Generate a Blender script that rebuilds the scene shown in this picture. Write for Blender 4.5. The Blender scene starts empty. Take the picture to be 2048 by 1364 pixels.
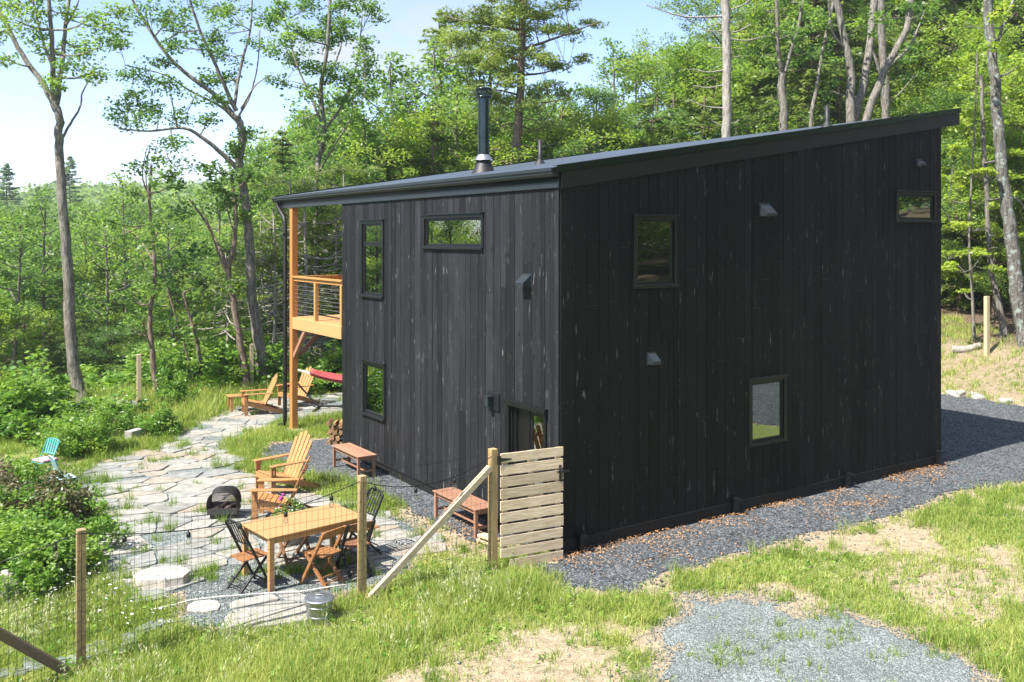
import bpy, math, random
import numpy as np
from mathutils import Vector, Matrix, Quaternion

# ---------------------------------------------------------------- camera, sky, sun
F = 1856.0; HY = 477.0; ZC = 4.8            # focal length in photo pixels, horizon row, eye height (m)
scene = bpy.context.scene
cam = bpy.data.cameras.new('camera'); camo = bpy.data.objects.new('camera', cam)
scene.collection.objects.link(camo); scene.camera = camo
camo.location = (0, 0, ZC); camo.rotation_euler = (math.radians(90), 0, 0)
cam.sensor_width = 36; cam.lens = 36 * F / 2048; cam.shift_y = -(682 - HY) / 2048
cam.clip_start = 0.1; cam.clip_end = 3000
SUN_EL = math.radians(54); SUN_DIR = math.radians(37.5)    # the way the light travels, from +X towards +Y
world = bpy.data.worlds.new("World"); scene.world = world; world.use_nodes = True
nt = world.node_tree; nt.nodes.clear()
def N(t, ty, **kw):
    n = t.nodes.new(ty)
    for k, v in kw.items():
        if k.startswith('i_'):
            n.inputs[k[2:].replace('_', ' ')].default_value = v
        else: setattr(n, k, v)
    return n
wo = N(nt, 'ShaderNodeOutputWorld'); bg = N(nt, 'ShaderNodeBackground'); bg.inputs[1].default_value = 0.15
sky = N(nt, 'ShaderNodeTexSky', sky_type='NISHITA', sun_disc=False, sun_elevation=SUN_EL, air_density=1.0, dust_density=0.25, ozone_density=2.2, altitude=300)
# compass angle of the sun: it stands opposite to the way its light travels
sx, sy = -math.cos(SUN_DIR), -math.sin(SUN_DIR)
sky.sun_rotation = math.atan2(sx, sy)
tc = N(nt, 'ShaderNodeTexCoord'); mp = N(nt, 'ShaderNodeMapping'); mp.inputs['Scale'].default_value = (1.0, 1.0, 2.6); mp.inputs['Location'].default_value = (1.35, 0.7, 0.9)
no = N(nt, 'ShaderNodeTexNoise', i_Scale=3.4, i_Detail=9.0, i_Roughness=0.52)
cr = N(nt, 'ShaderNodeValToRGB'); cr.color_ramp.elements[0].position = 0.48; cr.color_ramp.elements[1].position = 0.64
mx = N(nt, 'ShaderNodeMixRGB'); mx.inputs[2].default_value = (2.0, 2.06, 2.14, 1)
L = nt.links.new
L(tc.outputs['Generated'], mp.inputs['Vector']); L(mp.outputs[0], no.inputs['Vector']); L(no.outputs['Fac'], cr.inputs[0])
tn = N(nt, 'ShaderNodeMixRGB', blend_type='MULTIPLY'); tn.inputs[0].default_value = 1; tn.inputs[2].default_value = (.64, .62, .70, 1)
L(cr.outputs[0], mx.inputs[0]); L(sky.outputs[0], tn.inputs[1]); L(tn.outputs[0], mx.inputs[1]); L(mx.outputs[0], bg.inputs[0]); L(bg.outputs[0], wo.inputs[0])
sun = bpy.data.lights.new('sun', 'SUN'); suno = bpy.data.objects.new('sun', sun); scene.collection.objects.link(suno)
sun.energy = 4.6; sun.angle = math.radians(0.53); sun.color = (1.0, 0.945, 0.86)
ld = Vector((math.cos(SUN_DIR) * math.cos(SUN_EL), math.sin(SUN_DIR) * math.cos(SUN_EL), -math.sin(SUN_EL)))
suno.rotation_euler = ld.to_track_quat('-Z', 'Y').to_euler(); suno.location = (-30, -30, 60)
scene.view_settings.view_transform = 'Standard'; scene.view_settings.look = 'None'
scene.view_settings.exposure = 1.5; scene.view_settings.gamma = 1.0
scene.render.film_transparent = False
scene.cycles.max_bounces = 10; scene.cycles.transparent_max_bounces = 12
scene.cycles.diffuse_bounces = 6; scene.cycles.glossy_bounces = 3

# ---------------------------------------------------------------- coordinates
CX, CY = 0.726, 14.03                                    # near corner of the house
HA = math.radians(34.05)
dR = np.array([math.cos(HA), math.sin(HA)]); dL = np.array([-math.sin(HA), math.cos(HA)])
def HW(s, t, z=0.0):                                     # house coordinates -> world
    return Vector((CX + s * dR[0] + t * dL[0], CY + s * dR[1] + t * dL[1], z))
def G(px, py, z=0.0):                                    # photo pixel on the level z -> world
    Y = (ZC - z) * F / (py - HY); return ((px - 1024) / F * Y, Y)
def P3(px, py, Y):                                       # photo pixel at a distance -> world
    return ((px - 1024) / F * Y, Y, ZC - (py - HY) * Y / F)
rng = np.random.default_rng(7)
random.seed(7)

def smooth(x, a, b):
    k = np.clip((x - a) / (b - a), 0, 1); return k * k * (3 - 2 * k)
_gr = np.random.default_rng(11).random((256, 256))
def vnoise(x, y):                                        # value noise, 0..1
    x = np.asarray(x, float); y = np.asarray(y, float)
    xi = np.floor(x).astype(int); yi = np.floor(y).astype(int); fx = x - xi; fy = y - yi
    fx = fx * fx * (3 - 2 * fx); fy = fy * fy * (3 - 2 * fy)
    g = lambda a, b: _gr[a % 256, b % 256]
    return (g(xi, yi) * (1 - fx) + g(xi + 1, yi) * fx) * (1 - fy) + (g(xi, yi + 1) * (1 - fx) + g(xi + 1, yi + 1) * fx) * fy
def fbm(x, y, o=4):
    v = 0; a = .5
    for k in range(o): v = v + a * vnoise(x * 2 ** k + 17 * k, y * 2 ** k + 5 * k); a *= .5
    return v / (1 - .5 ** o)
def st(x, y):
    rx = np.asarray(x, float) - CX; ry = np.asarray(y, float) - CY
    return rx * dR[0] + ry * dR[1], rx * dL[0] + ry * dL[1]
def height(x, y):                                        # the lie of the land
    x = np.asarray(x, float); y = np.asarray(y, float)
    s, t = st(x, y); r = np.hypot(x, y)
    z = 1.25 * smooth(s, 18.6, 22.2) + 0.11 * np.clip(s - 21, 0, 60)
    w = 1 - smooth(s, 8, 22)
    z = z - w * np.where(t > 19, 9.0 * (1 - np.exp(-np.clip(t - 19, 0, None) * .045)), 0)
    z = z - (.35 * (1 - smooth(s, -9.5, -5.8)) * (1 - smooth(t, 6, 14)))
    z = z - .16 * np.clip(-11 - s, 0, 25)
    z = z + (fbm(x * .35, y * .35, 3) - .5) * .10 * smooth(np.abs(s - 5), 8, 12) + (fbm(x * .12 + 9, y * .12, 3) - .5) * 2.2 * smooth(r, 34, 70)
    # far wooded hill
    ridge = 6 + 3.5 * np.sin(x * .02 + 1) + 2.5 * np.sin(x * .047 + 2)
    z = z + (ridge + 5) * smooth(r, 110, 330)
    return z
def poly_sdf(x, y, P):                                   # >0 inside
    P = np.asarray(P, float); d = np.full(np.shape(x), 1e9); ins = np.zeros(np.shape(x), bool)
    n = len(P)
    for i in range(n):
        ax, ay = P[i]; bx, by = P[(i + 1) % n]; ex, ey = bx - ax, by - ay
        wx, wy = x - ax, y - ay
        k = np.clip((wx * ex + wy * ey) / (ex * ex + ey * ey + 1e-12), 0, 1)
        d = np.minimum(d, np.hypot(wx - ex * k, wy - ey * k))
        c = ((ay > y) != (by > y)) & (x < (bx - ax) * (y - ay) / (by - ay + 1e-12) + ax)
        ins ^= c
    return np.where(ins, d, -d)
def Gp(pts): return [G(*p) for p in pts]
def Hp(pts): return [tuple(HW(*p)[:2]) for p in pts]
DARK = Gp([(1068, 1130), (1130, 1180), (1250, 1200), (1350, 1150), (1500, 1102), (1640, 1075), (1760, 1040), (1860, 1000), (2048, 962), (2300, 985), (2500, 1060), (3600, 1250), (5500, 1200), (6000, 850), (2600, 830), (2048, 812), (1960, 797), (1880, 785)]) + Hp([(17, 6), (16, 16), (10.0, 16), (9.6, 0.3), (0.3, .3), (-.2, -.4)])
LIGHT = Gp([(1372, 1200), (1450, 1206), (1530, 1203), (1600, 1222), (1690, 1214), (1760, 1250), (1850, 1290), (1940, 1345), (2010, 1420), (1990, 1480), (1290, 1480), (1345, 1390), (1325, 1330), (1340, 1260)])
STRIP = Hp([(.2, .2), (-.8, 1.2), (-.85, 3), (-.85, 5.5), (-1.5, 7.2), (-1.7, 9.0), (-.9, 10.0), (.6, 9.7), (2, 9.5), (2, 8), (.3, 8)])
BLUE = Gp([(330, 1250), (370, 1180), (430, 1120), (470, 1095), (560, 1120), (690, 1080), (760, 1020), (850, 1065), (830, 1120), (770, 1165), (690, 1185), (640, 1240), (560, 1235), (470, 1265)])
PATIO = Gp([(140, 965), (200, 925), (300, 905), (350, 885), (435, 892), (470, 935), (520, 965), (610, 985), (680, 1020), (800, 1045), (850, 1085), (800, 1150), (700, 1180), (600, 1180), (560, 1140), (470, 1105), (420, 1110), (385, 1175), (290, 1200), (200, 1160), (150, 1040)])
PATH = Gp([(345, 880), (370, 862), (420, 840), (480, 812), (560, 795), (700, 785), (760, 800), (740, 822), (640, 835), (560, 845), (500, 862), (450, 888), (390, 895)])
STEP = Gp([(540, 1215), (620, 1195), (660, 1200), (620, 1235)])
# ---------------------------------------------------------------- materials
def newmat(name):
    m = bpy.data.materials.new(name); m.use_nodes = True; m.node_tree.nodes.clear(); return m, m.node_tree
def principled(name, col, rough=.6, noise=0.0, nscale=8, metallic=0.0, spec=.5, bump=0.0, bscale=40, stretch=(1, 1, 1), col2=None, attr=None, coat=0.0, attr_amt=0.0):
    m, t = newmat(name); o = N(t, 'ShaderNodeOutputMaterial'); p = N(t, 'ShaderNodeBsdfPrincipled')
    t.links.new(p.outputs[0], o.inputs[0])
    p.inputs['Roughness'].default_value = rough; p.inputs['Metallic'].default_value = metallic
    p.inputs['Specular IOR Level'].default_value = spec; p.inputs['Base Color'].default_value = (*col, 1)
    p.inputs['Coat Weight'].default_value = coat
    tcn = N(t, 'ShaderNodeTexCoord'); mpn = N(t, 'ShaderNodeMapping'); mpn.inputs['Scale'].default_value = stretch
    t.links.new(tcn.outputs['Object'], mpn.inputs['Vector'])
    last = None
    if noise > 0 or col2:
        n = N(t, 'ShaderNodeTexNoise', i_Scale=nscale, i_Detail=6.0, i_Roughness=.62); t.links.new(mpn.outputs[0], n.inputs['Vector'])
        c2 = col2 or tuple(c * (1 - noise) for c in col)
        r = N(t, 'ShaderNodeValToRGB'); r.color_ramp.elements[0].position = .33; r.color_ramp.elements[1].position = .68
        r.color_ramp.elements[0].color = (*c2, 1); r.color_ramp.elements[1].color = (*col, 1)
        t.links.new(n.outputs['Fac'], r.inputs[0]); t.links.new(r.outputs[0], p.inputs['Base Color']); last = r.outputs[0]
    if attr_amt:
        a = N(t, 'ShaderNodeAttribute', attribute_name='tint'); mr = N(t, 'ShaderNodeMapRange'); mr.inputs['To Min'].default_value = 1 - attr_amt; mr.inputs['To Max'].default_value = 1 + attr_amt
        t.links.new(a.outputs['Fac'], mr.inputs['Value'])
        mm = N(t, 'ShaderNodeMixRGB', blend_type='MULTIPLY'); mm.inputs[0].default_value = 1
        if last: t.links.new(last, mm.inputs[1])
        else: mm.inputs[1].default_value = (*col, 1)
        t.links.new(mr.outputs[0], mm.inputs[2]); t.links.new(mm.outputs[0], p.inputs['Base Color'])
    if bump > 0:
        b = N(t, 'ShaderNodeBump', i_Strength=bump, i_Distance=.02); n2 = N(t, 'ShaderNodeTexNoise', i_Scale=bscale, i_Detail=5.0)
        t.links.new(mpn.outputs[0], n2.inputs['Vector']); t.links.new(n2.outputs['Fac'], b.inputs['Height']); t.links.new(b.outputs[0], p.inputs['Normal'])
    return m
def leaf_mat(name, dark, mid, light, trans=.38, gloss=.42):
    m, t = newmat(name); o = N(t, 'ShaderNodeOutputMaterial')
    a = N(t, 'ShaderNodeAttribute', attribute_name='tint'); oi = N(t, 'ShaderNodeObjectInfo')
    ma = N(t, 'ShaderNodeMath', operation='MULTIPLY_ADD'); ma.inputs[1].default_value = .34; 
    t.links.new(oi.outputs['Random'], ma.inputs[0]); t.links.new(a.outputs['Fac'], ma.inputs[2])
    r = N(t, 'ShaderNodeValToRGB'); e = r.color_ramp.elements
    e[0].position = .06; e[0].color = (*dark, 1); e[1].position = 1.1 if False else 1.0; e[1].color = (*light, 1)
    k = e.new(.5); k.color = (*mid, 1)
    t.links.new(ma.outputs[0], r.inputs[0])
    p = N(t, 'ShaderNodeBsdfPrincipled'); p.inputs['Roughness'].default_value = gloss; p.inputs['Specular IOR Level'].default_value = .4
    tr = N(t, 'ShaderNodeBsdfTranslucent'); hs = N(t, 'ShaderNodeMixRGB', blend_type='MULTIPLY'); hs.inputs[0].default_value = 1; hs.inputs[2].default_value = (1.35, 1.45, .75, 1)
    t.links.new(r.outputs[0], p.inputs['Base Color']); t.links.new(r.outputs[0], hs.inputs[1]); t.links.new(hs.outputs[0], tr.inputs[0])
    ms = N(t, 'ShaderNodeMixShader'); ms.inputs[0].default_value = trans
    t.links.new(p.outputs[0], ms.inputs[1]); t.links.new(tr.outputs[0], ms.inputs[2]); t.links.new(ms.outputs[0], o.inputs[0])
    return m
def bark_mat(name, c1, c2, lichen=None):
    m, t = newmat(name); o = N(t, 'ShaderNodeOutputMaterial'); p = N(t, 'ShaderNodeBsdfPrincipled'); p.inputs['Roughness'].default_value = .9; p.inputs['Specular IOR Level'].default_value = .2
    g = N(t, 'ShaderNodeTexCoord'); mp_ = N(t, 'ShaderNodeMapping'); mp_.inputs['Scale'].default_value = (1, 1, .22); t.links.new(g.outputs['Object'], mp_.inputs[0])
    n = N(t, 'ShaderNodeTexNoise', i_Scale=16.0, i_Detail=8.0, i_Roughness=.7); t.links.new(mp_.outputs[0], n.inputs['Vector'])
    r = N(t, 'ShaderNodeValToRGB'); r.color_ramp.elements[0].position = .38; r.color_ramp.elements[1].position = .62
    r.color_ramp.elements[0].color = (*c1, 1); r.color_ramp.elements[1].color = (*c2, 1); t.links.new(n.outputs['Fac'], r.inputs[0]); out = r.outputs[0]
    if lichen:
        n2 = N(t, 'ShaderNodeTexNoise', i_Scale=5.0, i_Detail=7.0, i_Roughness=.7); t.links.new(g.outputs['Object'], n2.inputs['Vector'])
        r2 = N(t, 'ShaderNodeValToRGB'); r2.color_ramp.elements[0].position = .52; r2.color_ramp.elements[1].position = .60; t.links.new(n2.outputs['Fac'], r2.inputs[0])
        mm = N(t, 'ShaderNodeMixRGB'); mm.inputs[2].default_value = (*lichen, 1); t.links.new(r2.outputs[0], mm.inputs[0]); t.links.new(out, mm.inputs[1]); out = mm.outputs[0]
    t.links.new(out, p.inputs['Base Color'])
    b = N(t, 'ShaderNodeBump', i_Strength=.9, i_Distance=.03); t.links.new(n.outputs['Fac'], b.inputs['Height']); t.links.new(b.outputs[0], p.inputs['Normal'])
    t.links.new(p.outputs[0], o.inputs[0]); return m
def stone_mat(name, lo, mid, hi, scale, rough=.85, spots=None):          # crushed stone seen from a distance: cells of different greys
    m, t = newmat(name); o = N(t, 'ShaderNodeOutputMaterial'); p = N(t, 'ShaderNodeBsdfPrincipled'); p.inputs['Roughness'].default_value = rough
    g = N(t, 'ShaderNodeTexCoord'); v = N(t, 'ShaderNodeTexVoronoi', i_Scale=scale); t.links.new(g.outputs['Object'], v.inputs['Vector'])
    sp = N(t, 'ShaderNodeSeparateColor'); t.links.new(v.outputs['Color'], sp.inputs[0])
    r = N(t, 'ShaderNodeValToRGB'); e = r.color_ramp.elements; e[0].color = (*lo, 1); e[1].color = (*hi, 1); k = e.new(.6); k.color = (*mid, 1); t.links.new(sp.outputs[0], r.inputs[0])
    n = N(t, 'ShaderNodeTexNoise', i_Scale=1.3, i_Detail=5.0, i_Roughness=.6); t.links.new(g.outputs['Object'], n.inputs['Vector'])
    mr = N(t, 'ShaderNodeMapRange'); mr.inputs['From Min'].default_value = .3; mr.inputs['From Max'].default_value = .7; mr.inputs['To Min'].default_value = .78; mr.inputs['To Max'].default_value = 1.18; t.links.new(n.outputs['Fac'], mr.inputs['Value'])
    mm = N(t, 'ShaderNodeMixRGB', blend_type='MULTIPLY'); mm.inputs[0].default_value = 1; t.links.new(r.outputs[0], mm.inputs[1]); t.links.new(mr.outputs[0], mm.inputs[2])
    t.links.new(mm.outputs[0], p.inputs['Base Color'])
    b = N(t, 'ShaderNodeBump', i_Strength=.9, i_Distance=.02, invert=True); t.links.new(v.outputs['Distance'], b.inputs['Height']); t.links.new(b.outputs[0], p.inputs['Normal'])
    t.links.new(p.outputs[0], o.inputs[0]); return m
def siding_mat(name, base, streak, wear):
    """dark stained boards: long grain, knots, pale worn scratches; 'tint' varies board by board"""
    m, t = newmat(name); o = N(t, 'ShaderNodeOutputMaterial'); p = N(t, 'ShaderNodeBsdfPrincipled'); p.inputs['Specular IOR Level'].default_value = .22
    g = N(t, 'ShaderNodeTexCoord'); at = N(t, 'ShaderNodeAttribute', attribute_name='tint')
    off = N(t, 'ShaderNodeCombineXYZ'); k = N(t, 'ShaderNodeMath', operation='MULTIPLY'); k.inputs[1].default_value = 37.0
    t.links.new(at.outputs['Fac'], k.inputs[0]); t.links.new(k.outputs[0], off.inputs[2])
    va = N(t, 'ShaderNodeVectorMath', operation='ADD'); t.links.new(g.outputs['Object'], va.inputs[0]); t.links.new(off.outputs[0], va.inputs[1])
    def nz(sc, stretch, det=5.0, rgh=.6):
        mp_ = N(t, 'ShaderNodeMapping'); mp_.inputs['Scale'].default_value = stretch; t.links.new(va.outputs[0], mp_.inputs[0])
        n = N(t, 'ShaderNodeTexNoise', i_Scale=sc, i_Detail=det, i_Roughness=rgh); t.links.new(mp_.outputs[0], n.inputs['Vector']); return n.outputs['Fac']
    def ramp(f, a, b, c0=(0, 0, 0, 1), c1=(1, 1, 1, 1)):
        r = N(t, 'ShaderNodeValToRGB'); r.color_ramp.elements[0].position = a; r.color_ramp.elements[1].position = b
        r.color_ramp.elements[0].color = c0; r.color_ramp.elements[1].color = c1; t.links.new(f, r.inputs[0]); return r.outputs[0]
    grain = nz(30, (1, 1, .05), 6.0, .7)
    col = ramp(grain, .3, .72, (*base, 1), (*streak, 1))
    mr = N(t, 'ShaderNodeMapRange'); mr.inputs['To Min'].default_value = .5; mr.inputs['To Max'].default_value = 1.6; t.links.new(at.outputs['Fac'], mr.inputs['Value'])
    m1 = N(t, 'ShaderNodeMixRGB', blend_type='MULTIPLY'); m1.inputs[0].default_value = 1; t.links.new(col, m1.inputs[1]); t.links.new(mr.outputs[0], m1.inputs[2])
    cloud = ramp(nz(1.6, (1, 1, .45), 4.0), .35, .7)
    m2 = N(t, 'ShaderNodeMixRGB', blend_type='MULTIPLY'); t.links.new(m1.outputs[0], m2.inputs[1]); m2.inputs[2].default_value = (1.45, 1.36, 1.34, 1); t.links.new(cloud, m2.inputs[0])
    w1 = ramp(nz(17, (1, 1, .17), 5.0, .58), .632, .72); w2 = ramp(nz(2.2, (1, 1, 1), 3.0), .42, .66)
    w = N(t, 'ShaderNodeMath', operation='MULTIPLY'); t.links.new(w1, w.inputs[0]); t.links.new(w2, w.inputs[1])
    fine = ramp(nz(48, (1, 1, .25), 2.0, .5), .72, .80)
    wm = N(t, 'ShaderNodeMath', operation='MAXIMUM'); t.links.new(w.outputs[0], wm.inputs[0]); t.links.new(fine, wm.inputs[1])
    m3 = N(t, 'ShaderNodeMixRGB'); t.links.new(m2.outputs[0], m3.inputs[1]); m3.inputs[2].default_value = (*wear, 1); t.links.new(wm.outputs[0], m3.inputs[0])
    # knots: small dark round spots
    vm = N(t, 'ShaderNodeMapping'); vm.inputs['Scale'].default_value = (3.4, 3.4, 2.0); t.links.new(va.outputs[0], vm.inputs[0])
    vo = N(t, 'ShaderNodeTexVoronoi', i_Scale=1.0); t.links.new(vm.outputs[0], vo.inputs['Vector'])
    kn = ramp(vo.outputs['Distance'], .05, .11, (1, 1, 1, 1), (0, 0, 0, 1))
    m4 = N(t, 'ShaderNodeMixRGB'); t.links.new(m3.outputs[0], m4.inputs[1]); m4.inputs[2].default_value = tuple(c * .35 for c in base) + (1,); t.links.new(kn, m4.inputs[0])
    t.links.new(m4.outputs[0], p.inputs['Base Color'])
    rr = N(t, 'ShaderNodeMapRange'); rr.inputs['To Min'].default_value = .5; rr.inputs['To Max'].default_value = .8; t.links.new(grain, rr.inputs['Value']); t.links.new(rr.outputs[0], p.inputs['Roughness'])
    b = N(t, 'ShaderNodeBump', i_Strength=.35, i_Distance=.01); t.links.new(grain, b.inputs['Height']); t.links.new(b.outputs[0], p.inputs['Normal'])
    t.links.new(p.outputs[0], o.inputs[0]); return m
def glass_mat():
    m, t = newmat('window_glass'); o = N(t, 'ShaderNodeOutputMaterial'); tr = N(t, 'ShaderNodeBsdfTransparent'); tr.inputs[0].default_value = (.80, .90, .84, 1)
    gl = N(t, 'ShaderNodeBsdfGlossy'); gl.inputs['Roughness'].default_value = .0; gl.inputs[0].default_value = (.86, .96, .88, 1)
    fr = N(t, 'ShaderNodeFresnel', i_IOR=1.5); a = N(t, 'ShaderNodeMath', operation='MULTIPLY_ADD'); a.inputs[1].default_value = 1.5; a.inputs[2].default_value = .27; a.use_clamp = True
    t.links.new(fr.outputs[0], a.inputs[0]); ms = N(t, 'ShaderNodeMixShader'); t.links.new(a.outputs[0], ms.inputs[0]); t.links.new(tr.outputs[0], ms.inputs[1]); t.links.new(gl.outputs[0], ms.inputs[2]); t.links.new(ms.outputs[0], o.inputs[0])
    return m
def bulb_glass():
    m, t = newmat('bulb_glass'); o = N(t, 'ShaderNodeOutputMaterial'); tr = N(t, 'ShaderNodeBsdfTransparent'); tr.inputs[0].default_value = (.93, .93, .9, 1)
    gl = N(t, 'ShaderNodeBsdfGlossy'); gl.inputs['Roughness'].default_value = .03; fr = N(t, 'ShaderNodeLayerWeight', i_Blend=.5)
    ms = N(t, 'ShaderNodeMixShader'); t.links.new(fr.outputs['Facing'], ms.inputs[0]); t.links.new(tr.outputs[0], ms.inputs[1]); t.links.new(gl.outputs[0], ms.inputs[2]); t.links.new(ms.outputs[0], o.inputs[0]); return m
def wood(name, c1, c2, rough=.55, nscale=9, stretch=(6, 6, 6), bump=.15, attr=.14, coat=0.0):
    return principled(name, c1, rough=rough, nscale=nscale, stretch=stretch, col2=c2, bump=bump, bscale=60, attr_amt=attr, coat=coat)
def ground_mat():
    """bare tan soil, thin green and dry grass; leaf litter where the 'forest' attribute is high"""
    m, t = newmat('soil'); o = N(t, 'ShaderNodeOutputMaterial'); p = N(t, 'ShaderNodeBsdfPrincipled'); p.inputs['Roughness'].default_value = .95; p.inputs['Specular IOR Level'].default_value = .15
    g = N(t, 'ShaderNodeTexCoord')
    def nz(sc, det=6.0, r=.62): 
        n = N(t, 'ShaderNodeTexNoise', i_Scale=sc, i_Detail=det, i_Roughness=r); t.links.new(g.outputs['Object'], n.inputs['Vector']); return n.outputs['Fac']
    def ramp(f, els):
        r = N(t, 'ShaderNodeValToRGB'); e = r.color_ramp.elements
        e[0].position, e[0].color = els[0][0], (*els[0][1], 1); e[1].position, e[1].color = els[-1][0], (*els[-1][1], 1)
        for q in els[1:-1]: z = e.new(q[0]); z.color = (*q[1], 1)
        t.links.new(f, r.inputs[0]); return r.outputs[0]
    def mix(f, a, b, ty='MIX'):
        x = N(t, 'ShaderNodeMixRGB', blend_type=ty)
        if isinstance(f, float): x.inputs[0].default_value = f
        else: t.links.new(f, x.inputs[0])
        t.links.new(a, x.inputs[1]); t.links.new(b, x.inputs[2]); return x.outputs[0]
    soil = ramp(nz(9, 8.0, .7), [(.3, (.21, .165, .11)), (.5, (.40, .335, .24)), (.7, (.52, .45, .335))])
    specks = ramp(nz(55, 3.0), [(.38, (.45, .42, .36)), (.62, (1.15, 1.12, 1.05))])
    soil = mix(.7, soil, specks, 'MULTIPLY')
    grass = ramp(nz(24, 5.0, .7), [(.3, (.07, .10, .02)), (.5, (.17, .21, .045)), (.7, (.33, .33, .10))])
    ga = N(t, 'ShaderNodeAttribute', attribute_name='grass')
    mg = N(t, 'ShaderNodeMath', operation='MULTIPLY_ADD'); mg.inputs[1].default_value = .9; t.links.new(ga.outputs['Fac'], mg.inputs[0]); n3 = nz(5.5, 7.0, .7)
    sb = N(t, 'ShaderNodeMath', operation='SUBTRACT'); sb.inputs[1].default_value = .52; t.links.new(n3, sb.inputs[0]); t.links.new(sb.outputs[0], mg.inputs[2])
    gf = ramp(mg.outputs[0], [(.30, (0, 0, 0)), (.62, (.9, .9, .9))])
    col = mix(gf, soil, grass)
    litter = ramp(nz(14, 8.0, .75), [(.3, (.035, .024, .015)), (.5, (.11, .08, .052)), (.72, (.26, .20, .14))])
    fa = N(t, 'ShaderNodeAttribute', attribute_name='forest')
    col = mix(fa.outputs['Fac'], col, litter)
    t.links.new(col, p.inputs['Base Color'])
    b = N(t, 'ShaderNodeBump', i_Strength=.8, i_Distance=.04); t.links.new(nz(30, 6.0, .7), b.inputs['Height']); t.links.new(b.outputs[0], p.inputs['Normal'])
    t.links.new(p.outputs[0], o.inputs[0]); return m

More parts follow.
